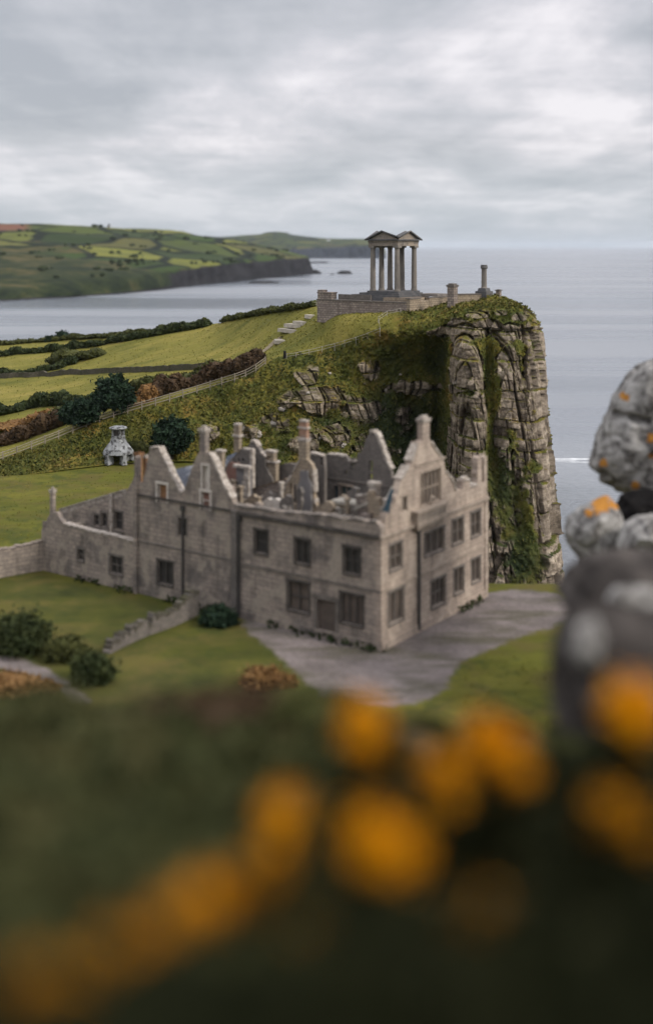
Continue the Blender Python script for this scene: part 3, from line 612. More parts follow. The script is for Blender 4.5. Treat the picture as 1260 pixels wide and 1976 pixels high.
V[..., 2] += (VV > 3.2)*sstep(3.2, 3.6, VV)*(.28*fbm(V[..., 0]*.1, V[..., 1]*.1, 0, 4, 91)+.07*fbm(V[..., 0]*.8, V[..., 1]*.8, 0, 2, 92))
field = sstep(3.0, 3.12, VV+.1*nz)*(1-sstep(748, 775, PX))*(1-sstep(4.93, 4.99, VV+.03*nz))
lush = np.clip(1.1*ell(800, 850, 80, 90)+.9*ell(850, 690, 20, 60)+.8*ell(640, 815, 50, 18)+ .8*ell(760, 690, 40, 50)*.5+.9*ell(975, 940, 45, 90)+1.0*ell(1010, 1090, 90, 60)+.6*ell(600, 860, 60, 20)+.8*ell(735, 800, 30, 50)+.35*nz, 0, 1)*face  # lush growth, plus shade of gullies and cliff foot put into the colour
HILLV, HILLPX, HILLPY, HILLVV = V, (V[..., 0]/V[..., 1]*F+CX), (HY-(V[..., 2]-H)/V[..., 1]*F), VV
mb = MB(); grid(mb, V, rock=rk, field=field, lush=lush, tone=.5*r2_+.5*r3_)
struct(mb.build('hill', M['hill'], smooth=False))
_hx, _hy, _hm = HILLPX[::2, ::2], HILLPY[::2, ::2], (VV[::2, ::2] <= 5.0)
_hv = V[::2, ::2]
def onhill(px, py, plateau=False):
    d = (_hx-px)**2+(_hy-py)**2+np.where(_hm, 0, 1e9)
    if plateau: d = d+np.where(VV[::2, ::2] < 2.98, 1e9, 0)
    return _hv.reshape(-1, 3)[np.argmin(d)].copy()
# stones lying loose on the bank
def stone(mb, p, r, seed, sq=.7):
    rg = np.random.default_rng(seed); n = 7
    blob(mb, p, (r*rg.uniform(.8, 1.3), r*rg.uniform(.7, 1.1), r*sq*rg.uniform(.8, 1.4)), rg, .5, 1.2, seed, 10, 7)
M['loose'] = simple('loose pale stones', [(.3, (.16, .14, .12)), (.5, (.28, .25, .215)), (.75, (.42, .39, .34))], 1.1)
SL = [(545,790,1.0,'pale loose stone on the slope above the slate roofs'),(510,806,1.1,None),(530,818,1.3,None),(560,796,.8,None),(500,838,1.0,None),(548,842,1.2,None),(470,826,.9,None),(583,764,.6,None),(596,758,.6,None),(573,738,.5,None),(637,721,.5,None),(720,692,.7,None),(772,722,.6,None),(800,705,.7,None),(880,738,.9,None),(905,738,1.0,None),(665,860,.8,None),(706,838,.6,None),(745,752,.5,None),(680,758,.6,None),(615,846,.6,None),(575,850,.7,None),(490,862,.8,None)]
for k, (x, y, r, _) in enumerate(SL[::2]):
    p = onhill(x, y); mb = MB(); stone(mb, p, r*.62, 300+k)
    tag(mb.build('loose_stone', M['loose'], origin=p), 'pale loose stone lying on the grassy bank and ledges behind the manor', 'stone', 'loose stones scattered on the cliff bank')
# worn path with pale slabs across the field
def ribbon(name, mat, pts, w, lift=.06, on=onhill, n=40):
    pts = np.array(pts, float); s = np.linspace(0, len(pts)-1, n); q = pchip(np.arange(len(pts)), pts, s)
    c = np.array([on(x, y) for x, y in q]); c[1:-1] = (c[:-2]+c[1:-1]+c[2:])/3; d = np.gradient(c, axis=0)[:, :2]; d /= np.linalg.norm(d, axis=1, keepdims=True)+1e-9
    nn = np.stack([-d[:, 1], d[:, 0], np.zeros(n)], -1); ww = (w*(1+.35*fbm(s*1.3, 7, 0, 2, 5)))[:, None]
    V = np.stack([c-nn*ww, c+nn*ww], 0); V[..., 2] += lift; V = np.concatenate([V[:1]*1, V, V[1:]*1]); V[0, :, 2] -= .5; V[3, :, 2] -= .5
    mb = MB(); grid(mb, V); return struct(mb.build(name, mat))
ribbon('path', M['soil'], [(470, 696), (500, 684), (522, 668), (532, 658), (545, 650)], .45, .22, lambda x, y: onhill(x, y, True))
for k, (x, y, w, l, a) in enumerate(((545, 657, 2.6, 2.0, .1), (562, 636, 2.0, 3.4, .55), (575, 627, 2.0, 3.0, .6), (585, 621, 1.9, 2.2, .5), (603, 608, 1.6, 1.6, .3))):
    p = onhill(x, y, True); mb = MB(); ca, sa = math.cos(a), math.sin(a)
    box(mb, p, (ca, sa, 0), (-sa, ca, 0), -w/2-.3, w/2+.3, -l, l, -.5, .2, .05); struct(mb.build('path_slab', M['slab']))

# ------------------------------------------------------------------ lawn, terrace and the near hillside, one sheet
def gz(X, Y):
    a = H-(2.6+.338*Y+.33*np.maximum(Y-30, 0)*sstep(28, 42, Y))-.6*np.exp(-((X+6)/8)**2)*sstep(4, 12, Y)*(1-sstep(14, 20, Y))
    b = np.full_like(a, LAWN); k = 1.6
    z = np.where(Y < 200, k*np.logaddexp(a/k, b/k), b)
    n = fbm(X*.12, Y*.12, 0, 4, 101)
    z = z+sstep(.3, 3, z-LAWN)*.7*n+.12*fbm(X*.5, Y*.5, 0, 3, 103)*sstep(.2, 1.5, z-LAWN)
    sdv = np.maximum(X-25-18*(1-sstep(100, 112, Y))-.8*n, np.minimum(Y-127.5-.6*n, X-9))
    return z-34*sstep(0, 12, sdv)*(1+.15*n)*(sstep(60, 95, Y))
yy = np.concatenate([np.linspace(-6, 20, 80, endpoint=False), np.linspace(20, 90, 110, endpoint=False), np.linspace(90, 150, 110, endpoint=False), np.linspace(150, 215, 50)])
xx = np.concatenate([np.linspace(-130, -45, 50, endpoint=False), np.linspace(-45, 50, 190, endpoint=False), np.linspace(50, 90, 20)])
X_, Y_ = np.meshgrid(xx, yy); Z_ = gz(X_, Y_)
wild = np.clip(sstep(.15, 1.6, Z_-LAWN)+sstep(.4, 3, LAWN-Z_)+.75*np.exp(-((X_+4)/13)**2-((Y_-92.5)/4.5)**2), 0, 1)
def frontdarkness(X, Y):  # dimmer light over the front lawn, put in as darker grass colour
    sl_ = (X-4.95)*.5812+(Y-106)*.8137; return .85*(1-sstep(-2.5, .5, sl_))*(1-sstep(4, 9, X))*np.clip(.8+.5*fbm(X*.15, Y*.15, 0, 3, 55), 0, 1.1)
mb = MB(); grid(mb, np.stack([X_, Y_, Z_], -1), wild=wild, rank=frontdarkness(X_, Y_))
struct(mb.build('ground', M['ground'], smooth=True))
def sheet(name, pix, soft, step=.4, lift=.012):
    """a gravel surface laid on the lawn, thinning out into the grass at its ragged edge"""
    pts = np.array([onlawn(x, y) for x, y in pix])[:, :2]; m = len(pts); qn = np.linspace(0, m, m*10, endpoint=False)
    ext = np.concatenate([pts, pts[:1]]); dn = np.stack([np.interp(qn, np.arange(m+1), ext[:, k]) for k in range(2)], -1)
    for _ in range(12): dn = (np.roll(dn, 1, 0)+dn*2+np.roll(dn, -1, 0))/4
    x0, y0 = dn.min(0)-3; x1, y1 = dn.max(0)+3; X, Y = np.meshgrid(np.arange(x0, x1, step), np.arange(y0, y1, step)); dist = np.full(X.shape, 1e9); ins = np.zeros(X.shape, bool)
    for a, b in zip(dn, np.roll(dn, -1, 0)):
        e = b-a; tt = np.clip(((X-a[0])*e[0]+(Y-a[1])*e[1])/(e@e+1e-12), 0, 1); dist = np.minimum(dist, np.hypot(X-a[0]-tt*e[0], Y-a[1]-tt*e[1]))
        c = (a[1] > Y) != (b[1] > Y); ins ^= c & (X < (b[0]-a[0])*(Y-a[1])/(b[1]-a[1]+1e-12)+a[0])
    sd_ = np.where(ins, dist, -dist)+.5*fbm(X*.5, Y*.5, 0, 4, 77); cov = sstep(-soft, soft, sd_); Z = gz(X, Y)
    keep = (sd_ > -soft) & (np.abs(Z-LAWN) < .35); idx = np.arange(X.size).reshape(X.shape); k4 = keep[:-1, :-1] & keep[:-1, 1:] & keep[1:, 1:] & keep[1:, :-1]
    f = np.stack([idx[:-1, :-1], idx[:-1, 1:], idx[1:, 1:], idx[1:, :-1]], -1)[k4]; used = np.unique(f); mp_ = np.zeros(X.size, int); mp_[used] = np.arange(len(used))
    mb = MB(); mb.add(np.stack([X, Y, Z+lift], -1).reshape(-1, 3)[used], mp_[f], cover=cov.ravel()[used], rank=frontdarkness(X, Y).ravel()[used], wild=np.zeros(len(used))); return struct(mb.build(name, M['gravel']))
sheet('gravel_road', [(930, 1142), (1010, 1137), (1082, 1146), (1120, 1180), (1064, 1212), (985, 1238), (920, 1262), (870, 1300), (850, 1345), (760, 1368), (640, 1352), (590, 1322), (560, 1282), (500, 1238), (462, 1206), (480, 1185), (720, 1240), (800, 1200)], 1.5)
sheet('garden_path', [(-60, 1262), (20, 1266), (80, 1288), (140, 1322), (185, 1352), (160, 1362), (110, 1334), (50, 1302), (-60, 1284)], .9, .3)

# ------------------------------------------------------------------ the ruined manor
MO = np.array([4.95, 106.0, LAWN]); MU = np.array([-.8137, .5812, 0]); MV = np.array([.5812, .8137, 0]); UP = np.array([0, 0, 1.])
def mp(t_, s_, h_): return MO+MU*t_+MV*s_+UP*h_
def ray(px, py): return np.array([(px-CX)/F, 1.0, -(py-HY)/F])
EYE = np.array([0, 0, H])
def on_s(px, py, s0):
    r = ray(px, py); k = (np.dot(MO-EYE, MV)+s0)/np.dot(r, MV); p = EYE+r*k-MO; return float(np.dot(p, MU)), float(p[2])
def on_t(px, py, t0):
    r = ray(px, py); k = (np.dot(MO-EYE, MU)+t0)/np.dot(r, MU); p = EYE+r*k-MO; return float(np.dot(p, MV)), float(p[2])
manor = thing('manor_house', 'roofless ruined stone manor with broken gables and tall chimneys below the cliff', 'ruin', MO)
def frame(kind, k0):
    """origin, along, into-the-wall"""
    return (mp(0, k0, 0), MU, MV) if kind == 's' else (mp(k0, 0, 0), MV, MU)
def to2(kind, k0, pts): return [(on_s if kind == 's' else on_t)(x, y, k0) for x, y in pts]
def rough_edges(poly, lo, amp, rg):
    out, n = [], len(poly)
    for i in range(n):
        a, b = np.array(poly[i]), np.array(poly[(i+1) % n]); out.append(tuple(a))
        if min(a[1], b[1]) < lo: continue
        L = np.linalg.norm(b-a); m = int(L/.38)
        if m < 2: continue
        nn = np.array([-(b-a)[1], (b-a)[0]])/L
        for k in range(1, m):
            f = k/m; st = rg.uniform(-1, 1)*amp
            out.append(tuple(a+(b-a)*f+nn*st)); 
            if rg.random() < .5 and k < m-1: out.append(tuple(a+(b-a)*(f+.45/m)+nn*st))
    return out
def wall2(name, kind, k0, poly, holes, th, mat, parent=None, rough=0.0, lo=1e9, seed=0, sub_of=None):
    """an upright wall cut to an outline with openings, th thick"""
    rg = np.random.default_rng(seed); o, ax, ay = frame(kind, k0)
    pl = rough_edges(poly, lo, rough, rg) if rough else list(poly)
    loops = [pl]+[list(h) for h in holes]
    tri = tessellate_polygon([[Vector((a, h, 0)) for a, h in l] for l in loops])
    flat = [p for l in loops for p in l]; n = len(flat)
    fr = np.array([o+ax*a+UP*h for a, h in flat]); bk = fr+ay*th; uv = np.array(flat)
    mb = MB(); T = np.array(tri); mb.add(np.concatenate([fr, bk]), [T, T[:, ::-1]+n], uv=np.concatenate([uv, uv]))
    st = 0
    for l in loops:
        m = len(l); per = 0
        for i in range(m):
            j = (i+1) % m; a, b = fr[st+i], fr[st+j]; L = np.linalg.norm(b-a)
            mb.add([a, b, b+ay*th, a+ay*th], np.array([[0, 1, 2, 3]]), uv=[(per, 0), (per+L, 0), (per+L, th), (per, th)]); per += L
        st += m
    return mb.build(name, mat, parent or manor)
def rect(kind, k0, x0, y0, x1, y1):
    """opening seen between two pixel corners, as an upright rectangle on the wall"""
    f = on_s if kind == 's' else on_t
    a0, h0 = f(x0, y0, k0); a1, h1 = f(x1, y0, k0); a2, h2 = f(x0, y1, k0); a3, h3 = f(x1, y1, k0)
    A0, A1 = sorted(((a0+a2)/2, (a1+a3)/2)); return A0, A1, (h2+h3)/2, (h0+h1)/2
def hole(r): a0, a1, h0, h1 = r; return [(a0, h0), (a1, h0), (a1, h1), (a0, h1)]
def window(kind, k0, r, cols, rows, fmat, pmat, bar=.12, depth=.16, label=None, sill=True, name='window'):
    a0, a1, h0, h1 = r; o, ax, ay = frame(kind, k0); mb = MB()
    e = .004
    def bx(x0, x1, z0, z1, y0=depth, y1=depth+.16): box(mb, o, ax, ay, x0, x1, y0, y1, z0, z1)
    bx(a0+e, a0+bar, h0+e, h1-e); bx(a1-bar, a1-e, h0+e, h1-e); bx(a0+bar, a1-bar, h1-bar, h1-e); bx(a0+bar, a1-bar, h0+e, h0+bar)
    for c in range(1, cols):
        x = a0+(a1-a0)*c/cols; bx(x-bar*.45, x+bar*.45, h0+bar, h1-bar)
    for c in range(1, rows):
        z = h0+(h1-h0)*c/rows
        xs_ = np.linspace(a0+bar, a1-bar, cols+1)
        bx(a0+bar, a1-bar, z-bar*.4, z+bar*.4, depth+.012, depth+.148)
    if sill: box(mb, o, ax, ay, a0-.14, a1+.14, -.13, .0+e, h0-.16, h0-.01)
    # raised jambs and lintel round the opening
    box(mb, o, ax, ay, a0-.2, a0-.003, -.05, -.002, h0, h1); box(mb, o, ax, ay, a1+.003, a1+.2, -.05, -.002, h0, h1); box(mb, o, ax, ay, a0-.26, a1+.26, -.07, -.002, h1+.003, h1+.24)
    w = mb.build(name, fmat, manor)
    if label: w['label'] = label
    mb = MB(); box(mb, o, ax, ay, a0+e*2, a1-e*2, depth+.17, depth+.2, h0+e*2, h1-e*2); mb.build('pane', pmat, w)
    return w
def strip(kind, k0, name, mat, a0, a1, h0, h1, out, back=.0, parent=None):
    o, ax, ay = frame(kind, k0); mb = MB(); box(mb, o, ax, ay, a0, a1, -out, back, h0, h1)
    return mb.build(name, mat, parent or manor)
def coping(kind, k0, path, th, mat, w=.34, seed=0, name='coping', gap=.15, rise=.1):
    """pale capping stones laid along a broken edge"""
    rg = np.random.default_rng(seed); o, ax, ay = frame(kind, k0); mb = MB()
    for (a, b) in zip(path[:-1], path[1:]):
        a, b = np.array(a, float), np.array(b, float); L = np.linalg.norm(b-a); d = (b-a)/L; nn = np.array([-d[1], d[0]])
        if nn[1] < 0: nn = -nn
        m = max(1, int(L/.55))
        for k in range(m):
            if rg.random() < gap: continue
            f0, f1 = a+d*L*(k+.04)/m, a+d*L*(k+.96)/m; q = rg.uniform(.6, 1.3)*rise; lo = rg.uniform(-.16, -.04)
            c2 = [f0+nn*lo, f1+nn*lo, f1+nn*q, f0+nn*q]
            fr = [o+ax*c[0]+UP*c[1]-ay*(.09+rg.uniform(0, .06)) for c in c2]; bk = [o+ax*c[0]+UP*c[1]+ay*(th+.06) for c in c2]
            mb.add(fr+bk, BOXF)
    return mb.build(name, mat, manor)
def chimney(kind, k0, px0, px1, ytop, ybot, depth, mat, shafts=1, capmat=None, capw=.14, label=None, pots=False, seed=0, name='chimney'):
    f = on_s if kind == 's' else on_t
    pm = (ytop+ybot)/2; a0, a1 = sorted((f(px0, pm, k0)[0], f(px1, pm, k0)[0])); xm = (px0+px1)/2
    ht, hb = f(xm, ytop, k0)[1], f(xm, ybot, k0)[1]; o, ax, ay = frame(kind, k0); mb = MB()
    w = (a1-a0)/shafts
    for k in range(shafts):
        g = .0 if shafts == 1 else .05*w; box(mb, o, ax, ay, a0+k*w+g, a0+(k+1)*w-g, 0, depth, hb, ht-.28)
    ch = mb.build(name, mat, manor)
    if label: ch['label'] = label
    mb = MB()
    if shafts > 1:
        for k in range(shafts): box(mb, o, ax, ay, a0+k*w-.02, a0+(k+1)*w-.04, -.08, depth+.08, ht-.275, ht-.06-.22*(k % 2)*0)
        mb.build('cap', capmat or M['coping'], ch); mb = MB(); box(mb, o, ax, ay, a0-.12, a1+.12, -.12, depth+.12, hb+(ht-hb)*.52, hb+(ht-hb)*.6); mb.build('band', capmat or M['coping'], ch); return ch
    else:
        box(mb, o, ax, ay, a0-capw*.6, a1+capw*.6, -capw*.6, depth+capw*.6, ht-.42, ht-.28+.003)
        box(mb, o, ax, ay, a0-capw, a1+capw, -capw, depth+capw, ht-.28+.004, ht-.06)
        box(mb, o, ax, ay, a0+.12, a1-.12, .12, depth-.12, ht-.055, ht+.2)
    mb.build('cap', capmat or M['coping'], ch)
    return ch

# --- left-hand front (plane s = 0)
def L(pts): return to2('s', 0.0, pts)
C0 = 0.0
tA = on_s(455, 1000, 0)[0]; tB = on_s(262, 1000, 0)[0]                      # pier line and end of the tall front
hC = on_s(735, 1034, 0)[1]                                                 # cornice height
lw = [rect('s', 0, 664, 1058, 694, 1108), rect('s', 0, 570, 1042, 597, 1088), rect('s', 0, 492, 1024, 516, 1068),
      rect('s', 0, 658, 1148, 700, 1205), rect('s', 0, 556, 1124, 596, 1180), rect('s', 0, 345, 1000, 360, 1034), rect('s', 0, 305, 1084, 333, 1128)]
dr = rect('s', 0, 612, 1158, 648, 1232); dr = (dr[0], dr[1], .02, dr[3])
gw = [rect('s', 0, 304, 934, 322, 970), rect('s', 0, 391, 899, 402, 944), rect('s', 0, 388, 949, 405, 984)]
nb = on_s(450, 1185, 0)[1]
body = [(0, -.6), (0, hC+.75)]
top = L([(725, 1006), (700, 1004), (680, 1000), (660, 1001), (640, 994), (600, 992), (560, 988), (530, 986), (500, 980), (470, 978), (455, 974)])
hpar = hC+.75
top = [(a, max(h, hC+.35)) for a, h in top]
gab = L([(450, 972), (447, 962), (440, 948), (432, 934), (424, 914), (414, 892), (404, 873), (383, 874), (372, 900), (360, 932), (352, 950), (345, 944), (330, 914), (318, 888), (306, 863), (290, 864), (284, 888), (276, 930), (262, 936)])
poly = body+top+gab+[(tB, -.6)]
wall2('wall', 's', 0.0, poly, [hole(r) for r in lw]+[hole(dr)]+[hole(r) for r in gw], .7, M['wall'], rough=.1, lo=hC+.2, seed=1)
for r, c, rr in zip(lw[:5], (2, 2, 1, 3, 2), (2, 1, 2, 1, 2)): window('s', 0, r, c, rr, M['iron2'], M['void'] if r[3] > 5.5 else M['voidwarm'])
window('s', 0, lw[5], 1, 1, M['cornice'], M['void'], .08, label='small broken opening beside the drainpipe', sill=False)
window('s', 0, lw[6], 2, 1, M['iron2'], M['void'])
window('s', 0, gw[0], 1, 1, M['plaster'], M['rust'], .1, label='gable opening with a bright limewashed reveal', sill=False)
window('s', 0, gw[1], 1, 1, M['plaster'], M['plaster'], .05, label='tall pale blocked slit in the gable', sill=False)
window('s', 0, gw[2], 1, 2, M['plaster'], M['brick'], .1, label='gable opening half blocked with brick', sill=False)
o, ax, ay = frame('s', 0)
mb = MB(); a0, a1, h0, h1 = dr; box(mb, o, ax, ay, a0+.06, a1-.06, .25, .33, h0, h1-.05)
dd = mb.build('door', M['voidwarm'], manor)
mb = MB(); box(mb, o, ax, ay, a0-.32, a0-.003, -.09, -.002, 0, h1); box(mb, o, ax, ay, a1+.003, a1+.32, -.09, -.002, 0, h1); box(mb, o, ax, ay, a0-.45, a1+.45, -.14, -.002, h1+.003, h1+.4); mb.build('door_surround', M['cornice'], dd)
strip('s', 0, 'cornice', M['iron2'], .02, tA-.35, hC-.3, hC, .3); strip('s', 0, 'cornice', M['iron2'], tA+.36, tB-.4, hC-.16, hC+.05, .18)
strip('s', 0, 'string_course', M['cornice'], .02, tA-.35, 5.3, 5.52, .1); strip('s', 0, 'string_course', M['cornice'], tA+.36, tB-.4, 5.5, 5.7, .08)
strip('s', 0, 'plinth', M['wall'], .02, tA-.35, -.5, .8, .12)
mb = MB(); box(mb, o, ax, ay, tA-.34, tA+.35, -.36, -.003, -.5, hC+.1); mb.build('buttress', M['walldark'], manor)
mb = MB(); box(mb, o, ax, ay, tB-.38, tB+.1, -.3, -.003, -.5, hC+.9); box(mb, o, ax, ay, tB-.3, tB+.02, -.2, .5, hC+.905, on_s(262, 880, 0)[1]); mb.build('corner_pilaster', M['wall'], manor)
mb = MB(); tP = on_s(354, 1060, 0)[0]; tube(mb, [mp(tP, -.14, .3), mp(tP, -.14, hC-.4)], .13, 8); box(mb, mp(tP, -.14, hC-.9), MU, MV, -.25, .25, -.13, .13, 0, .5); mb.build('drainpipe', M['iron'], manor)
mb = MB(); tP = tA-.52; tube(mb, [mp(tP, -.15, .3), mp(tP, -.15, hC-.4)], .12, 8); box(mb, mp(tP, -.15, hC-.9), MU, MV, -.22, .22, -.13, .13, 0, .5); mb.build('drainpipe', M['iron'], manor)
mb = MB(); box(mb, o, ax, ay, 0.02, .5, -.05, -.002, .82, hC-.32); 
for k in range(12): box(mb, o, ax, ay, .02, .5+.3*(k % 2), -.075, -.052, 1+k*.78, 1.36+k*.78)
mb.build('quoin', M['wallwarm'], manor)
coping('s', 0, L([(306, 862), (318, 888), (330, 914), (345, 944), (352, 952)]), .7, M['coping'], seed=2, gap=0); coping('s', 0, L([(404, 873), (414, 892), (424, 914), (432, 934), (440, 948), (447, 962)]), .7, M['coping'], seed=3, gap=0)
coping('s', 0, [(a, h-.05) for a, h in top], .7, M['cornice'], seed=4, gap=.35); coping('s', 0, L([(290, 864), (306, 863)]), .7, M['coping'], seed=5, gap=0)
chimney('s', .1, 385, 396, 826, 876, .62, M['wall'], label='square ashlar chimney on the left gable', capmat=M['coping'])
ch = chimney('s', 1.2, 261, 269, 872, 965, .5, M['rust'], capmat=M['rust'], label='rust stained round topped stack with a weed growing on it')
rg = np.random.default_rng(8); mb = MB(); a_, h_ = on_s(268, 864, 1.4); crown(mb, mp(a_, 1.6, h_+.05), (.75, .6, .7), rg, 260, .11, 24, 3, .6); mb.build('weeds', M['olive'], ch)
mb = MB(); a_, h_ = on_s(279, 905, 2.2); box(mb, mp(a_, 2.2, 0), MU, MV, -.3, .3, 0, .6, hC-1, h_+1.2, .05); ch2 = mb.build('chimney', M['rust'], manor); ch2['label'] = 'broken brown stub of a stack'
mb = MB(); box(mb, mp(a_, 2.2, h_+1.2), MU, MV, -.22, .3, .02, .55, 0, .3, .08); mb.build('cap', M['coping'], ch2)

# --- right-hand gable front (plane t = 0)
def R(pts): return to2('t', 0.0, pts)
rw = [rect('t', 0, 752, 1050, 775, 1098), rect('t', 0, 820, 1024, 856, 1066), rect('t', 0, 873, 1002, 893, 1048), rect('t', 0, 909, 988, 926, 1034),
      rect('t', 0, 750, 1140, 778, 1200), rect('t', 0, 832, 1118, 858, 1168), rect('t', 0, 876, 1096, 894, 1144), rect('t', 0, 910, 1078, 926, 1122)]
big = rect('t', 0, 812, 908, 850, 972); slit = rect('t', 0, 777, 958, 785, 986)
sE = on_t(940, 1000, 0)[0]
topr = R([(739, 1000), (744, 1004), (746, 988), (752, 990), (755, 972), (760, 978), (763, 958), (768, 955), (774, 926), (779, 925), (784, 908), (790, 905), (797, 880), (803, 872), (806, 852), (831, 850), (838, 868), (846, 874), (856, 886), (859, 908), (868, 914), (871, 930), (877, 936), (880, 946), (886, 944), (893, 946), (894, 928), (899, 924), (906, 926), (908, 940), (916, 936), (921, 932), (922, 884), (926, 879), (929, 888), (930, 930), (934, 930), (934, 882), (938, 880)])
pr = [(.72, -.6)]+[(.72, topr[0][1])]+topr+[(sE, topr[-1][1]), (sE, -.6)]
pr = [(max(a, .72), h) for a, h in pr]
wall2('wall', 't', 0.0, pr, [hole(r) for r in rw]+[hole(big), hole(slit)], .7, M['wallwarm'], rough=.07, lo=hC+.2, seed=6)
for k, r in enumerate(rw): window('t', 0, r, 3 if k in (1, 5) else 2, (2, 1, 2, 2, 1, 2, 1, 1)[k], M['cornice'], M['voidwarm'], .11)
window('t', 0, big, 5, 2, M['cornicewarm'], M['voidwarm'], .14, label='large five light mullioned window high in the gable')
window('t', 0, slit, 1, 1, M['cornicewarm'], M['void'], .05, sill=False, label='narrow slit window')
strip('t', 0, 'cornice', M['cornicewarm'], -.28, sE-.02, hC-.28, hC+.02, .3); strip('t', 0, 'string_course', M['cornicewarm'], .02, sE-.02, 5.32, 5.52, .1)
strip('t', 0, 'string_course', M['cornicewarm'], *(lambda a: (a[0], a[1]))(sorted((R([(800, 900)])[0][0], R([(858, 900)])[0][0]))), R([(826, 893)])[0][1], R([(826, 890)])[0][1], .16)
strip('t', 0, 'plinth', M['wallwarm'], .02, sE-.02, -.5, .8, .12)
o, ax, ay = frame('t', 0)
b0, b1, bh0, bh1 = rect('t', -.7, 806, 978, 864, 1006); mb = MB()
box(mb, o, ax, ay, b0, b1, -.75, -.003, bh0-.1, bh0+.22); box(mb, o, ax, ay, b0+.1, b1-.1, -.65, -.004, bh0+.224, bh1-.2); box(mb, o, ax, ay, b0-.05, b1+.05, -.8, -.002, bh1-.196, bh1); box(mb, o, ax, ay, b0+.4, b1-.4, -.45, -.005, bh0-.5, bh0-.105)
bal = mb.build('balcony', M['cornicewarm'], manor); mb = MB()
for k in range(9):
    mb = MB(); x = b0+.55+(b1-b0-1.1)*k/8; box(mb, o, ax, ay, x-.09, x+.09, -.69, -.652, bh0+.42+.05*(k % 2), bh1-.36); mb.build('carved_block', M['cornice'], bal)
mb = MB(); sP = R([(806, 1090)])[0][0]; tube(mb, [mp(-.16, sP, .3), mp(-.16, sP, hC-.3)], .16, 8); box(mb, mp(-.16, sP, hC-.95), MV, MU, -.28, .28, -.15, .15, 0, .55); mb.build('drainpipe', M['iron'], manor)
mb = MB(); box(mb, o, ax, ay, -.06, .55, -.07, -.002, .82, hC-.29); mb.build('quoin', M['wallwarm'], manor)
mb = MB(); box(mb, o, ax, ay, sE-.6, sE+.05, -.1, -.002, .82, hC-.29); mb.build('quoin', M['wallwarm'], manor)
coping('t', 0, R([(774, 926), (784, 908), (797, 880), (806, 856)]), .7, M['coping'], seed=7, gap=.2); coping('t', 0, R([(832, 852), (846, 874), (856, 886)]), .7, M['coping'], seed=8, gap=.05)
coping('t', 0, R([(859, 908), (870, 920), (880, 946), (893, 946)]), .7, M['coping'], seed=9, gap=.25); coping('t', 0, R([(895, 926), (906, 926)]), .7, M['coping'], seed=10, gap=0); coping('t', 0, R([(908, 940), (920, 934)]), .7, M['coping'], seed=11, gap=.1)
chimney('t', .03, 816, 829, 806, 856, .62, M['wallwarm'], label='tall pale square chimney on the right gable', capmat=M['coping'], capw=.13)
chimney('t', .1, 894, 906, 924, 948, .7, M['wallwarm'], capmat=M['coping'], capw=.08, label='short stump between the gable and the end stack')
mb = MB()                                                               # carved crest under the big window
sb, hb = R([(832, 966)])[0]; 
for k, (r0, zz) in enumerate(((.5, 0), (.36, .1))):
    pts = [mp(-.12-.05*k, sb+r0*math.cos(a), hb+r0*math.sin(a)) for a in np.linspace(0, 2*math.pi, 14)]; tube(mb, pts, .07, 5)
mb.build('carved_crest', M['cornicewarm'], manor)
# far walls that close the shell
wall2('wall', 's', 20.3, [(.72, -.6), (.72, hC-1), (6, hC-2.5), (12, hC-1.2), (17, hC-2.2), (17, -.6)], [], .7, M['walldark'], rough=.2, lo=3, seed=12)
# --- the courtyard ruins behind the fronts
def W2(s0, pts, holes, mat, th=.55, rough=.09, lo=3, seed=0, name='wall', cut=True):
    pl = to2('s', s0, pts)
    pl = pl+[(pl[-1][0], 0), (pl[0][0], 0)]
    return wall2(name, 's', s0, pl, [hole(rect('s', s0, *h)) for h in holes], th, mat, rough=rough, lo=lo, seed=seed)
# rear range with its sharp gable
s = 14.0
W2(s, [(800, 927), (783, 924), (755, 922), (752, 905), (745, 888), (738, 868), (731, 848), (724, 834), (714, 834), (708, 844), (702, 862), (697, 872), (690, 874), (687, 896), (683, 898), (681, 884), (672, 886), (665, 880), (655, 878), (632, 876), (622, 880), (611, 884), (605, 884)],
   [(711, 889, 719, 911), (710.5, 914, 719, 926), (644, 937, 654, 976), (656, 938, 679, 977), (664, 908, 670, 916), (676, 894, 682, 906)], M['walldark'], seed=21, rough=.07)
r = rect('s', s, 656, 938, 679, 977); window('s', s, r, 2, 2, M['cornicewarm'], M['teal'], .1, label='two light window still glazed in greenish glass', sill=False)
r = rect('s', s, 644, 937, 654, 976); window('s', s, r, 1, 1, M['cornice'], M['slateteal'], .06, label='blue boarded opening beside the glazed window', sill=False)
coping('s', s, to2('s', s, [(755, 906), (745, 888), (738, 868), (731, 848), (724, 834), (714, 834)]), .55, M['coping'], seed=22, gap=.03, rise=.22); coping('s', s, to2('s', s, [(665, 880), (655, 878), (632, 876)]), .55, M['coping'], seed=23, gap=.05); coping('s', s, to2('s', s, [(800, 927), (783, 924), (757, 922)]), .55, M['coping'], seed=24, gap=.05)
coping('s', s, to2('s', s, [(690, 890), (672, 887)]), .55, M['coping'], seed=25, gap=.1)
strip('s', s, 'string_course', M['cornice'], *sorted((on_s(756, 932, s)[0], on_s(612, 920, s)[0])), on_s(690, 932, s)[1], on_s(690, 928, s)[1], .12)
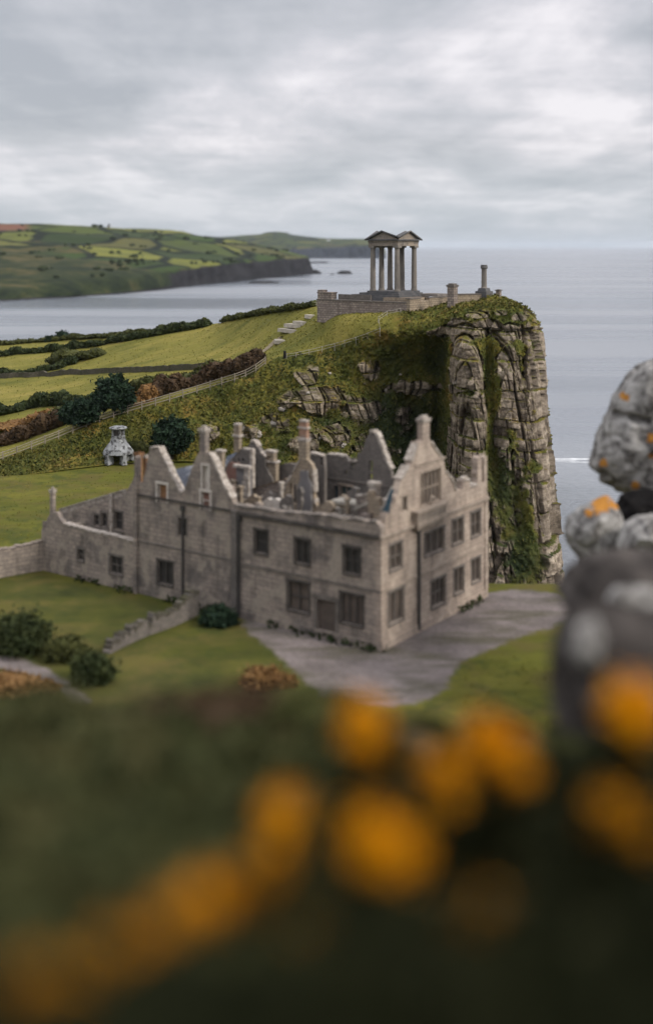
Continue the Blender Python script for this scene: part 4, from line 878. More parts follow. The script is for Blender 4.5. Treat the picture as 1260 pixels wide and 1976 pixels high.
# central gable with the triple flue
s = 9.0
W2(s, [(612, 1000), (608, 965), (606, 950), (603, 930), (604, 905), (600, 895), (593, 888), (578, 889), (571, 898), (565, 910), (558, 922), (552, 935), (548, 950), (548, 968), (556, 975), (560, 1000)], [(559, 933, 572, 972)], M['rubblewarm'], seed=31, rough=.14)
W2(s-.3, [(600, 1000), (600, 936), (594, 922), (593, 908), (579, 908), (578, 930), (574, 936), (574, 1000)], [], M['stucco'], .28, .04, seed=32, name='rendered_breast')
coping('s', s, to2('s', s, [(578, 889), (565, 910), (552, 935), (548, 950)]), .55, M['coping'], seed=33, gap=.1); coping('s', s, to2('s', s, [(604, 895), (606, 950), (609, 985)]), .55, M['coping'], seed=34, gap=.35)
ch = chimney('s', s, 576, 591, 844, 892, .66, M['rubblewarm'], capmat=M['coping'], label='wide stone base of the triple flue stack', capw=.1)
chimney('s', s+.12, 577, 592, 809, 846, .42, M['terracotta'], 3, capmat=M['coping'], label='three slim terracotta flues side by side')
W2(s+3.2, [(626, 900), (624, 880), (612, 876), (596, 874), (596, 892), (596, 930)], [(618, 884, 623, 898)], M['walldark'], .5, .06, seed=35)
coping('s', s+3.2, to2('s', s+3.2, [(624, 880), (612, 876), (598, 873)]), .5, M['coping'], seed=36, gap=0)
# long broken cross walls between the stacks
s = 11.0
W2(s, [(560, 985), (560, 925), (548, 926), (530, 932), (505, 939), (488, 944), (488, 990)], [], M['rubble'], .6, .1, seed=41)
coping('s', s, to2('s', s, [(552, 924), (530, 931), (505, 938), (488, 943)]), .6, M['rubblewarm'], seed=42, gap=.05)
s = 8.0
W2(s, [(556, 998), (548, 975), (530, 962), (510, 966), (492, 972), (478, 980), (478, 1000)], [], M['plaster'], .7, .22, seed=43)
s = 13.5
W2(s, [(575, 935), (572, 896), (552, 895), (530, 900), (518, 902), (516, 935)], [], M['cornice'], .5, .08, seed=44)
# north stack: brick wall, grey apse wall, quoined pier
s = 12.0
W2(s, [(527, 940), (524, 922), (512, 900), (511, 880), (503, 872), (497, 862), (491, 851), (484, 850), (480, 862), (466, 866), (457, 872), (450, 882), (440, 893), (434, 902), (430, 940)], [(450, 884, 454, 890), (459, 884, 463, 890), (467, 884, 471, 890)], M['walldark'], .6, .08, seed=51)
coping('s', s, to2('s', s, [(513, 882), (503, 872), (497, 862), (491, 851), (484, 850)]), .6, M['coping'], seed=52, gap=.03)
W2(s-.7, [(460, 950), (458, 893), (444, 892), (437, 905), (432, 920), (428, 940), (428, 950)], [], M['brick'], .45, .1, seed=53)
chimney('s', s-.2, 451, 461, 816, 872, .55, M['rubblewarm'], 2, capmat=M['coping'], label='paired stone flues on the far left range')
W2(s-2.4, [(480, 1000), (479, 900), (476, 898), (456, 902), (455, 1000)], [], M['stucco'], .6, .03, seed=54)
mb = MB(); a0, h0 = on_s(481, 905, s-2.6); a1, _ = on_s(472, 905, s-2.6); box(mb, mp(0, s-2.6, 0), MU, MV, a0, a1, -.12, .18, 0, h0)
for k in range(14): box(mb, mp(0, s-2.6, 0), MU, MV, a0-.05, a1+.05+.18*(k % 2), -.2, -.122, h0-1.1-k*.62, h0-.76-k*.62)
a2, _ = on_s(453, 905, s-2.6); box(mb, mp(0, s-2.6, 0), MU, MV, a0-.15, a2+.1, -.25, .4, h0+.003, h0+.3); mb.build('quoin', M['coping'], manor)
mb = MB(); a0, h0 = on_s(487, 870, s-1.2); a1, _ = on_s(482, 870, s-1.2); box(mb, mp(0, s-1.2, 0), MU, MV, a0, a1, 0, .5, 0, h0); a2, _ = on_s(468, 870, s-1.2); box(mb, mp(0, s-1.2, 0), MU, MV, a0, a2, 0, .5, h0+.003, h0+.2); mb.build('stone_post', M['coping'], manor)
for (x0, y0, x1, y1, lab) in ((514, 873, 528, 889, 0), (516, 893, 532, 922, 0), (488, 912, 500, 930, 0), (418, 872, 428, 905, 0)):
    q = s+.3; r = rect('s', q, x0, y0, x1, y1); a0, a1, h0, h1 = r; o2, ax2, ay2 = frame('s', q)
    wall2('stone_pier', 's', q, [(a0, 0), (a1, 0), (a1, h1), (a0, h1)], [[(a0+.25, h0+.25), (a1-.2, h0+.25), (a1-.2, h1-.4), (a0+.25, h1-.4)]] if x0 > 500 else [], .6, M['rubblewarm'], rough=.04, lo=3, seed=55+x0)
    mb = MB(); box(mb, o2, ax2, ay2, a0-.12, a1+.12, -.12, .72, h1+.003, h1+.22); mb.build('coping', M['coping'], manor)
# roofs that are left: slate between the two left gables, a sliver of blue slate behind the right gable
def slope(name, mat, pts):
    pts = np.array(pts); n = np.cross(pts[1]-pts[0], pts[2]-pts[0]); n /= np.linalg.norm(n); n = n if n[2] > 0 else -n
    d = pts-pts[0]; ex = d[1]/np.linalg.norm(d[1]); ey = np.cross(n, ex); uv = [(float(np.dot(q, ex)), float(np.dot(q, ey))) for q in d]
    mb = MB(); m = len(pts); lo = pts-n*.12; mb.add(np.concatenate([pts, lo]), [np.array([list(range(m))]), np.array([list(range(m, 2*m))[::-1]])]+[np.array([[i, (i+1) % m, m+(i+1) % m, m+i]]) for i in range(m)], uv=uv+uv)
    o = mb.build(name, mat, manor); return o
def at_s(px, py, s0): a, h = on_s(px, py, s0); return mp(a, s0, h)
slope('roof', M['slate'], [at_s(386, 945, 1.6), at_s(330, 952, 1.6), at_s(326, 908, 5.5), at_s(374, 897, 5.5)])
slope('roof', M['slate'], [at_s(452, 905, 12.9), at_s(425, 926, 12.9), at_s(438, 880, 15.5), at_s(466, 868, 15.5)])
slope('roof', M['slateteal'], [at_s(735, 996, .95), at_s(749, 990, 1.1), at_s(759, 942, 1.9), at_s(753, 946, 1.9)])
mb = MB(); tube(mb, [at_s(735, 985, 3.0), at_s(757, 940, 6.6)], .12, 5); mb.build('rafter', M['timber'], manor)
# corner turret stump, timber gallery and broken floors behind the near corner
s = 3.2
W2(s, [(733, 1010), (732, 962), (720, 960), (718, 948), (709, 948), (709, 1005)], [], M['rubblewarm'], .6, .05, seed=61)
mb = MB(); a0, h0 = on_s(727, 932, s+1); a1, _ = on_s(711, 932, s+1); box(mb, mp(0, s+1, 0), MU, MV, a0, a1, 0, .7, 0, h0-.35); box(mb, mp(0, s+1, 0), MU, MV, a0-.1, a1+.1, -.1, .8, h0-.347, h0); mb.build('stone_post', M['coping'], manor)
s = 5.5
W2(s, [(712, 1000), (710, 952), (700, 956), (686, 957), (684, 1000)], [], M['rubble'], .5, .12, seed=62)
coping('s', s, to2('s', s, [(712, 951), (700, 956), (686, 957)]), .5, M['coping'], seed=63, gap=0)
gal = None; mb = MB()
for px in (643, 656, 672, 686):
    a, h = on_s(px, 980, s); box(mb, mp(a, s, 0), MU, MV, -.14, .14, 0, .28, 2, h)
mb.build('gallery_post', M['timber'], manor)
mb = MB(); a0, h0 = on_s(690, 978, s); a1, _ = on_s(640, 978, s); box(mb, mp(0, s, 0), MU, MV, a0, a1, -.15, 1.6, h0+.003, h0+.3); mb.build('gallery_beam', M['timber'], manor)
mb = MB(); tube(mb, [at_s(686, 983, s-.4), at_s(716, 968, s-.9)], .14, 5); mb.build('rafter', M['timber'], manor)
W2(6.5, [(690, 1000), (690, 985), (636, 979), (636, 1000)], [(650, 981, 658, 990), (664, 983, 680, 992)], M['plaster'], .4, .03, seed=65)
# rubble and stubs of walls just inside the parapet
s = 2.4; k = 0
for (x0, x1, y) in ((696, 716, 990), (660, 676, 993), (612, 640, 990), (520, 556, 978), (470, 500, 972), (430, 452, 952), (434, 446, 936)):
    k += 1; W2(s+.5*(k % 3), [(x1, 1010), (x1, y), ((x0+x1)/2, y+3), (x0, y+1), (x0, 1010)], [], M['rubble'] if k % 2 else M['walldark'], .6, .2, seed=70+k)
for x, y, w, q in ((426, 874, 4, 13), (462, 938, 5, 5), (541, 930, 4, 10), (668, 962, 4, 4.5), (743, 962, 5, 2.6)):
    a0, h0 = on_s(x-w/2, y, q); a1, _ = on_s(x+w/2, y, q); mb = MB(); box(mb, mp(0, q, 0), MU, MV, min(a0, a1), max(a0, a1), 0, .4, 0, h0-.25); box(mb, mp(0, q, 0), MU, MV, min(a0, a1)-.08, max(a0, a1)+.1, -.08, .5, h0-.246, h0); mb.build('stone_post', M['coping'] if (x % 2) else M['rubblewarm'], manor)
for x0, x1, y, q in ((500, 530, 948, 8.8), (572, 580, 940, 7), (610, 640, 968, 4.6), (645, 668, 955, 7.2), (668, 690, 940, 9), (430, 452, 925, 9), (462, 500, 956, 6.2), (540, 560, 955, 7)):
    xm = (x0+x1)/2; W2(q, [(x1, 1006), (x1, y+4), (xm+2, y), (xm-3, y+6), (x0, y+10), (x0, 1006)], [], M['rubblewarm'] if int(x0) % 4 else M['walldark'], .5, .22, seed=int(x0)+7)
# low wing to the left
hw = 5.0; tE = on_s(80, 1060, 0)[0]
lo_w = [rect('s', 0, 212, 1074, 236, 1108), rect('s', 0, 150, 1060, 162, 1082)]
pl = [(tB+.12, -.6)]+L([(261, 1045), (225, 1036), (180, 1025), (140, 1015), (122, 1010), (114, 1000), (110, 989), (97, 988), (90, 1004), (80, 1022)])+[(tE, -.6)]
wall2('wall', 's', 0.0, pl, [hole(r) for r in lo_w], .6, M['wall'], rough=.08, lo=3, seed=80)
for r in lo_w: window('s', 0, r, 2, 2, M['cornice'], M['void'], .1)
coping('s', 0, L([(261, 1045), (225, 1036), (180, 1025), (140, 1015), (122, 1010)]), .6, M['coping'], seed=81, gap=.04)
chimney('s', .05, 96, 102, 944, 990, .42, M['wall'], capmat=M['coping'], label='slim chimney at the end of the low wing', capw=.1)
sW = 7.0
pl = to2('s', sW, [(262, 905), (256, 928), (246, 944), (240, 957), (200, 967), (160, 979), (114, 994)]); pl = [(pl[0][0], 0)]+pl+[(pl[-1][0], 0)]
hs_ = [rect('s', sW, 196, 990, 206, 1016), rect('s', sW, 222, 988, 236, 1022), rect('s', sW, 182, 994, 191, 1014)]
wall2('wall', 's', sW, pl, [hole(r) for r in hs_], .6, M['wall'], rough=.03, lo=8, seed=82)
for r in hs_: window('s', sW, r, 1, 2, M['cornice'], M['void'], .08, sill=False)
aa, bb = to2('s', sW, [(240, 957), (114, 994)]); hh = (aa[1]+bb[1])/2
strip('s', sW, 'cornice', M['cornice'], aa[0], bb[0], min(aa[1], bb[1])-.75, min(aa[1], bb[1])-.45, .25)
mb = MB()
for k in range(34):
    f = k/33; a = aa[0]+(bb[0]-aa[0])*f; h = aa[1]+(bb[1]-aa[1])*f; box(mb, mp(a, sW, h), MU, MV, -.1, .1, .1, .3, 0, .62)
o1 = mp(aa[0], sW+.02, aa[1]+.625); 
a3, h3, b3, g3 = aa[0], aa[1]+.625, bb[0], bb[1]+.625
mb.add([mp(a3, sW+.02, h3), mp(b3, sW+.02, g3), mp(b3, sW+.4, g3), mp(a3, sW+.4, h3), mp(a3, sW+.02, h3+.16), mp(b3, sW+.02, g3+.16), mp(b3, sW+.4, g3+.16), mp(a3, sW+.4, h3+.16)], BOXF)
mb.build('balustrade', M['coping'], manor)
a_, h_ = on_s(213, 957, sW-.3); mb = MB(); box(mb, mp(a_, sW-.3, 0), MU, MV, -.2, .2, 0, .29, 0, h_, 0); mb.build('corner_pilaster', M['coping'], manor)
wall2('wall', 't', tE-.05, [(.62, -.6), (.62, on_s(90, 1010, 0)[1]), (6.95, pl[-2][1]-.3), (6.95, -.6)], [], .6, M['wall'], rough=.08, lo=3, seed=83)
wall2('wall', 't', tB-.62, [(.72, -.6), (.72, hC+.3), (3, hC+1.5), (6.95, pl[1][1]-.2), (12.4, hC-1), (12.4, -.6)], [], .6, M['walldark'], rough=.15, lo=5, seed=84)

# garden wall running off to the left of the wing, low ruined wall on the front lawn
def pathwall(label, pix, heights, th, mat, cap, seed, name='garden_wall', cat='wall', rough=.06):
    pts = [onlawn(x, y) for x, y in pix]; c = np.mean(pts, 0); c[2] = LAWN; w = thing(name, label, cat, c); rg = np.random.default_rng(seed)
    q = np.linspace(0, len(pts)-1, 60); p = pchip(np.arange(len(pts)), np.array(pts), q); hh = np.interp(q, np.arange(len(pts)), heights)+rg.normal(size=60)*rough
    d = np.gradient(p, axis=0); d /= np.linalg.norm(d, axis=1, keepdims=True); n = np.stack([-d[:, 1], d[:, 0], 0*d[:, 0]], -1)
    a, b = p-n*th/2, p+n*th/2; a0, b0 = a.copy(), b.copy(); a0[:, 2] = b0[:, 2] = LAWN-.5; a1, b1 = a.copy(), b.copy(); a1[:, 2] = b1[:, 2] = LAWN+hh
    V = np.stack([a0, a1, b1, b0], 0); L_ = np.concatenate([[0], np.cumsum(np.linalg.norm(np.diff(p, axis=0), axis=1))])
    mb = MB(); uv = np.stack([np.tile(L_, 4), V[..., 2].ravel()], -1); idx = np.arange(240).reshape(4, 60)
    f = np.stack([idx[:-1, :-1], idx[:-1, 1:], idx[1:, 1:], idx[1:, :-1]], -1).reshape(-1, 4); mb.add(V.reshape(-1, 3), [f, np.array([[idx[k, 0] for k in range(4)]]), np.array([[idx[k, -1] for k in (3, 2, 1, 0)]])], uv=uv)
    mb.build('wall', mat, w); mb = MB()
    for k in range(0, 58, 1):
        if rg.random() < .12: continue
        g = (p[k]+p[k+1])/2; g = np.array([g[0], g[1], LAWN+(hh[k]+hh[k+1])/2]); ln = np.linalg.norm(p[k+1]-p[k]); box(mb, g, d[k], n[k], -ln*.48, ln*.48, -th/2-.05, th/2+.05, -.04, .12+rg.uniform(0, .08))
    mb.build('coping', cap, w); return w
pathwall('long grey garden wall running left from the low wing of the ruin', [(82, 1100), (40, 1107), (-40, 1122), (-140, 1142)], [3.3, 3.1, 3.0, 3.0], .6, M['wall'], M['rubble'], 1)
pathwall('low tumbled stone wall crossing the front lawn towards the dark pipe', [(378, 1186), (330, 1208), (280, 1226), (240, 1244), (205, 1262)], [2.4, 1.5, 1.3, 1.1, .4], .8, M['walldark'], M['fieldstone'], 2, rough=.3)

# ------------------------------------------------------------------ temple and its terrace on the hill
TU = np.array([-.783, .622, 0]); TV = np.array([.622, .783, 0])
TO = P(768, 562, 211.0); w_ = 6.7
temple = thing('temple', 'open stone temple of tall columns with two pediments on the hilltop', 'temple', TO-np.array([0, 0, 3.6]))
def tp(a, b, h): return TO+TU*a+TV*b+UP*h
hcol_ = 8.25
colpos = [(.62, .62), (w_-.62, .62), (.62, w_-.62), (w_-.62, w_-.62), (w_-.62, w_*.5), (w_*.5, w_-.62)]
for a, b in colpos:
    p0 = tp(a, b, 0); mb = MB(); lathe(mb, p0, [(.6, 0), (.6, .18), (.56, .24), (.55, .34), (.51, .42), (.505, 2.5), (.48, 5), (.43, hcol_-.75), (.45, hcol_-.7), (.45, hcol_-.6), (.5, hcol_-.4), (.56, hcol_-.32)], 28, .09)
    box(mb, p0, TU, TV, -.6, .6, -.6, .6, hcol_-.318, hcol_-.005); mb.build('column', M['templeplain'], temple)
mb = MB(); e0, e1 = .05, w_-.05; tb = 1.15
def tbx(a0, a1, b0, b1, h0, h1): box(mb, TO, TU, TV, a0, a1, b0, b1, h0, h1)
for (a0, a1, b0, b1) in ((e0, e1, e0, e0+tb), (e0, e1, e1-tb, e1), (e0, e0+tb, e0+tb+.003, e1-tb-.003), (e1-tb, e1, e0+tb+.003, e1-tb-.003)):
    tbx(a0, a1, b0, b1, hcol_, hcol_+.62)
for (a0, a1, b0, b1) in ((e0-.08, e1+.08, e0-.08, e0+tb), (e0-.08, e1+.08, e1-tb, e1+.08), (e0-.08, e0+tb, e0+tb+.003, e1-tb-.003), (e1-tb, e1+.08, e0+tb+.003, e1-tb-.003)):
    tbx(a0, a1, b0, b1, hcol_+.624, hcol_+1.02)
mb.build('entablature', M['temple'], temple)
mb = MB()
he = hcol_+1.024; tbx(-.38, w_+.38, -.38, w_+.38, he, he+.2); mb.build('cornice', M['step'], temple)
mb = MB(); q0, q1 = -.02, w_+.02; hr = he+.204; ap = 1.62; cc_ = .45
def tri(a, b, c): mb.add([a, b, c], np.array([[0, 1, 2]]), uv=[(0, 0), (4, 0), (2, 2)])
for (A_, B_) in (((q0, q0), (q1, q0)), ((q0, q1), (q0, q0)), ((q1, q0), (q1, q1)), ((q1, q1), (q0, q1))):
    m = ((A_[0]+B_[0])/2, (A_[1]+B_[1])/2); tri(tp(*A_, hr), tp(*B_, hr), tp(*m, hr+ap-.2))
mb.build('pediment', M['temple'], temple)
mb = MB(); g0, g1 = -.5, w_+.5; mid = w_/2; cen = tp(mid, mid, hr+.5)
def slab3(a, b, c, th=.24):
    a, b, c = np.array(a), np.array(b), np.array(c); n = np.cross(b-a, c-a); n /= np.linalg.norm(n); n = n if n[2] > 0 else -n
    v = [a, b, c, a-UP*th, b-UP*th, c-UP*th]; mb.add(v, [np.array([[0, 1, 2], [5, 4, 3]]), np.array([[0, 1, 4, 3], [1, 2, 5, 4], [2, 0, 3, 5]])], uv=[(0, 0), (4, 0), (2, 2)]*2)
cor = {(0, 0): tp(g0, g0, hr+.5), (1, 0): tp(g1, g0, hr+.02), (0, 1): tp(g0, g1, hr+.02), (1, 1): tp(g1, g1, hr+.02)}
apx = {'a0': tp(mid, g0, hr+ap+.04), 'a1': tp(mid, g1, hr+ap+.04), 'b0': tp(g0, mid, hr+ap+.04), 'b1': tp(g1, mid, hr+ap+.04)}
for c, x, y in (((0, 0), 'a0', 'b0'), ((1, 0), 'a0', 'b1'), ((0, 1), 'a1', 'b0'), ((1, 1), 'a1', 'b1')):
    slab3(cor[c], apx[x], cen); slab3(cor[c], cen, apx[y])
mb.build('roof', M['step'], temple)
for k, (ex, hgt) in enumerate(((.15, .34), (.55, .34), (.95, .36), (1.4, .5))):
    h1 = -.003-sum((.343, .343, .363, .503)[:k]); mb = MB(); box(mb, TO, TU, TV, -ex, w_+ex+(1.1*k), -ex, w_+ex, h1-hgt, h1); mb.build('step', M['step'], temple)
mb = MB(); box(mb, TO, TU, TV, -1.55, w_+5.0, -1.7, w_+1.6, -2.9, -1.57); mb.build('plinth', M['step'], temple)
# retaining walls of the terrace
PO = P(787, 602, 206.0)
def pbox(mb, a0, a1, b0, b1, h0, h1, t=0): box(mb, PO, TU, TV, a0, a1, b0, b1, h0, h1, t)
tw1 = thing('terrace_wall', 'long grey rubble retaining wall below the temple steps facing the field', 'wall', PO+TU*10)
mb = MB(); pbox(mb, 0, 20.6, 0, .8, -2.6, 1.55); mb.build('wall', M['rubble'], tw1)
mb = MB(); pbox(mb, .3, 20.7, -.1, .9, 1.554, 1.78); mb.build('coping', M['cornice'], tw1)
mb = MB(); pbox(mb, 17.2, 20.4, -.1, 1.6, 1.785, 2.9); pbox(mb, 17.1, 20.5, -.2, 1.7, 2.904, 3.1); pbox(mb, 19.2, 20.4, -.1, 1.3, 3.104, 3.5); mb.build('pier', M['rubble'], tw1)
mb = MB(); box(mb, PO, TU, TV, 9.0, 16.5, 1.2, 1.5, 1.2, 2.75); mb.build('parapet', M['cornice'], tw1)
tw2 = thing('terrace_wall', 'tan stepped terrace wall to the right of the temple above the grass', 'wall', PO+TV*7)
mb = MB(); pbox(mb, -.5, .3, -.06, 3.2, -2.6, 2.3); pbox(mb, -.4, .4, 3.21, 6.2, -2.6, 1.9); pbox(mb, -.45, .35, 6.21, 13.6, -2.6, 2.25); mb.build('wall', M['rubblewarm'], tw2)
mb = MB(); pbox(mb, -.6, .42, -.16, 3.3, 2.304, 2.5); pbox(mb, -.5, .5, 6.1, 13.8, 2.254, 2.45); pbox(mb, -.3, 4.2, 9, 13.2, 2.46, 2.9, .2); mb.build('coping', M['cornice'], tw2)
mb = MB(); pbox(mb, .5, 6, .9, 8, 1.2, 2.42); mb.build('terrace', M['rubblewarm'], tw2)
def pier(label, px, ybase, ytop, d, wpx, name='stone_pier', mat='rubble', cap=True):
    b = P(px, ybase, d); sc = d/F; w = wpx*sc*.72; h = (ybase-ytop)*sc; p = thing(name, label, 'pier', b)
    mb = MB(); box(mb, b, TU, TV, -w/2, w/2, -w/2, w/2, -1.5, h*.86); mb.build('shaft', M[mat], p)
    mb = MB(); box(mb, b, TU, TV, -w/2-.15, w/2+.15, -w/2-.15, w/2+.15, h*.863, h*.96); box(mb, b, TU, TV, -w/2+.1, w/2-.1, -w/2+.1, w/2-.1, h*.963, h*1.02); mb.build('cap', M['cornice'], p)
    return p
pier('square dark stone gate pier midway along the hilltop wall', 873, 590, 547, 205.5, 20)
pier('small capped stone stub at the right end of the hilltop wall by the cliff', 962, 574, 558, 207, 11)
bx_ = P(892, 590, 207.5); w3 = thing('terrace_wall', 'pale low wall between the gate pier and the lone column', 'wall', bx_)
mb = MB(); e1_ = P(947, 583, 209); dd_ = e1_-bx_; ln = np.linalg.norm(dd_[:2]); ad = np.array([dd_[0], dd_[1], 0])/ln; an_ = np.array([-ad[1], ad[0], 0])
box(mb, bx_, ad, an_, -1.2, ln, 0, .7, -2.5, 2.0); box(mb, bx_, ad, an_, 4.0, 5.0, -.12, -.003, -2.5, 2.1); mb.build('wall', M['rubblewarm'], w3)
mb = MB(); box(mb, bx_, ad, an_, -1.3, ln+.1, -.1, .8, 2.004, 2.2); mb.build('coping', M['cornice'], w3)
cb = P(934, 567, 209.5); sc = 209.5/F; lc = thing('lone_column', 'single tall stone column on a stepped plinth near the cliff edge', 'column', cb)
mb = MB(); box(mb, cb, TU, TV, -1.15, 1.15, -1.15, 1.15, -1.6, .55); box(mb, cb, TU, TV, -.85, .85, -.85, .85, .554, 1.1, .12); mb.build('plinth', M['step'], lc)
mb = MB(); lathe(mb, cb+UP*1.104, [(.62, 0), (.55, .12), (.5, .2), (.46, 3.4), (.48, 3.45)], 24, .06); mb.build('shaft', M['templeplain'], lc)
mb = MB(); lathe(mb, cb+UP*4.558, [(.5, 0), (.64, .1), (.64, .5), (.56, .52), (.58, .72)], 20); mb.build('capital', M['step'], lc)
p = onhill(878, 590); mb = MB(); stone(mb, p, .55, 991, .5); tag(mb.build('loose_stone', M['white'], origin=p), 'white stone in the grass at the foot of the gate pier', 'stone')

# ------------------------------------------------------------------ fences, field walls, hedges and trees on the hill
def fence(label, pix, step, rails, ph, r, mat, plateau=False, dy=0):
    pts = np.array(pix, float); q = np.linspace(0, len(pts)-1, 400); c = pchip(np.arange(len(pts)), pts, q)
    w3 = np.array([onhill(x, y+dy, plateau) for x, y in c])
    for _ in range(14): w3[1:-1] = (w3[:-2]+2*w3[1:-1]+w3[2:])/4
    ln = np.concatenate([[0], np.cumsum(np.linalg.norm(np.diff(w3, axis=0), axis=1))]); n = max(2, int(ln[-1]/step)); at = np.linspace(0, ln[-1], n)
    p = np.stack([np.interp(at, ln, w3[:, k]) for k in range(3)], -1); root = thing('fence', label, 'fence', p[n//2]); rg = np.random.default_rng(n)
    for k in range(n):
        mb = MB(); tl = rg.normal(size=2)*.05; tube(mb, [p[k]-UP*.5, p[k]+UP*ph+np.array([tl[0], tl[1], 0])], r*1.25, 6); mb.build('post', mat, root)
    for h in rails:
        mb = MB(); tube(mb, [p[k]+UP*(h+rg.normal()*.025) for k in range(n)], r*.8, 5); mb.build('rail', mat, root)
    return root
FN = [(-14, 893), (0, 888), (83, 857), (210, 807), (305, 779), (405, 749), (476, 726), (500, 712), (513, 703)]
fence('long post and rail fence climbing the bank above the manor lawn', FN, 2.4, (.45, .95, 1.35), 1.55, .095, M['wood'], dy=2)
fence('low pale railing following the cliff edge up to the temple terrace', [(553, 692), (600, 683), (660, 667), (705, 653), (734, 640), (730, 622), (738, 612), (772, 603)], 2.2, (.45, .9), 1.0, .05, M['timber'], dy=1)
fence('thin pale fence on the skyline running down left from the temple wall', [(540, 600.5), (575, 596), (612, 591)], 3.0, (.5, .9), 1.0, .05, M['timber'], True)

def hedge(name, label, cat, pix, h, w, mat, seed, leaf=.3, dens=16, plateau=True, kind=None, var=.6):
    pts = np.array(pix, float); q = np.linspace(0, len(pts)-1, 160); c = pchip(np.arange(len(pts)), pts, q)
    w3 = np.array([onhill(x, y, plateau) for x, y in c])
    for _ in range(4): w3[1:-1] = (w3[:-2]+2*w3[1:-1]+w3[2:])/4
    ln = np.concatenate([[0], np.cumsum(np.linalg.norm(np.diff(w3, axis=0), axis=1))]); rg = np.random.default_rng(seed); n = int(ln[-1]/(w*.55))+2
    at = np.linspace(0, ln[-1], n); p = np.stack([np.interp(at, ln, w3[:, k]) for k in range(3)], -1); mb = MB()
    for k in range(n):
        f = 1+var*float(fbm(k*.31, seed, 0, 3, seed)); hh, ww = h*f*rg.uniform(.85, 1.15), w*rg.uniform(.8, 1.2)
        cen = p[k]+np.array([rg.normal()*w*.1, rg.normal()*w*.1, hh*.38]); rr = np.array([ww*.62, ww*.62, hh*.62])
        blob(mb, cen, rr*.86, rg, .4, 1.4, seed+k, 9, 6, rg.uniform(0, .8)); m = int(dens*ww*hh)+8; ct = rg.uniform(0, .6)
        D = rg.normal(size=(m, 3)); D /= np.linalg.norm(D, axis=1, keepdims=True); D[:, 2] = np.abs(D[:, 2])-.15
        leaves(mb, cen+D*rr*rg.uniform(.8, 1.08, m)[:, None], leaf, np.clip(ct+rg.uniform(0, .4, m), 0, 1), rg)
    return tag(mb.build(name, mat, origin=p[n//2]), label, cat, kind=kind)
hedge('hedge', 'dark double hedge line crossing the top of the field below the sea', 'hedge', [(-40, 690), (60, 682), (130, 674), (200, 664), (260, 654), (330, 642), (396, 630)], 1.9, 2.2, M['hedge'], 1)
hedge('hedge', 'olive hedge along the seaward skyline of the field with lumpy bushes', 'hedge', [(-40, 669), (60, 661), (130, 655), (200, 650), (270, 644), (330, 638), (396, 628)], 1.3, 2.6, M['olive'], 2)
hedge('hedge', 'ragged low hedge on the skyline climbing to the temple wall', 'hedge', [(430, 621), (455, 616), (480, 611), (520, 604), (560, 598), (606, 591)], 1.2, 2.0, M['olive'], 3)
hedge('hedge', 'long hedge running across the field from the left to the rounded mound of scrub', 'hedge', [(-40, 727), (30, 722), (80, 717), (110, 711), (140, 703)], 1.7, 2.0, M['hedge'], 4)
hedge('scrub_mound', 'rounded olive mound of scrub in the middle of the left field', 'bush', [(108, 700), (125, 697), (150, 695), (172, 692), (184, 690)], 2.6, 4.2, M['olive'], 5)
hedge('hedge', 'dark green hedge along the bottom edge of the field at left behind the tan bracken', 'hedge', [(-40, 803), (0, 800), (40, 792), (90, 782), (140, 781), (184, 780)], 2.2, 2.6, M['hedge'], 6)
hedge('hedge', 'green scrub hedge above the brown thicket along the fence', 'hedge', [(262, 752), (300, 748), (340, 742), (390, 734), (432, 722)], 2.4, 3.0, M['olive'], 7)
hedge('thicket', 'dark brown thicket close behind the middle of the long fence', 'bush', [(304, 764), (334, 755), (372, 744), (410, 734), (440, 724)], 2.8, 3.0, M['brownscrub'], 8)
hedge('thicket', 'brown heathery hedge behind the lower end of the long fence', 'bush', [(-30, 866), (10, 858), (50, 845), (90, 831), (122, 818)], 2.6, 2.8, M['brownscrub'], 9, plateau=True)
hedge('bracken_patch', 'tan patch of dead bracken above the brown hedge at the left edge', 'bracken', [(-30, 834), (0, 830), (40, 822), (80, 813), (108, 806)], 1.6, 5.0, M['bracken'], 10, plateau=True)
hedge('bracken_patch', 'small orange bracken patch right of the big dark tree', 'bracken', [(262, 782), (275, 778), (286, 774)], 3.0, 2.6, M['bracken'], 11)
hedge('bush', 'dark brown bush at the top bend of the long fence', 'bush', [(460, 720), (474, 714), (490, 704)], 2.6, 2.8, M['brownscrub'], 12)
hedge('bush', 'grey green bush between the tan bracken and the lower dark tree', 'bush', [(112, 806), (128, 802)], 2.6, 3.0, M['olive'], 13)
for x, y, r, lab in ((122, 655, 1.7, 'largest dark bush breaking the skyline of the left field'), (96, 659, 1.1, 'small low bush left of the largest skyline bush'), (146, 652, .9, 'tiny round bush right of the largest skyline bush')):
    p = onhill(x, y, True); mb = MB(); rg = np.random.default_rng(int(x)); crown(mb, p+UP*r*.5, (r*1.3, r*1.1, r), rg, 500, .22, 26, int(x)); tag(mb.build('bush', M['evergreen'], origin=p), lab, 'bush')

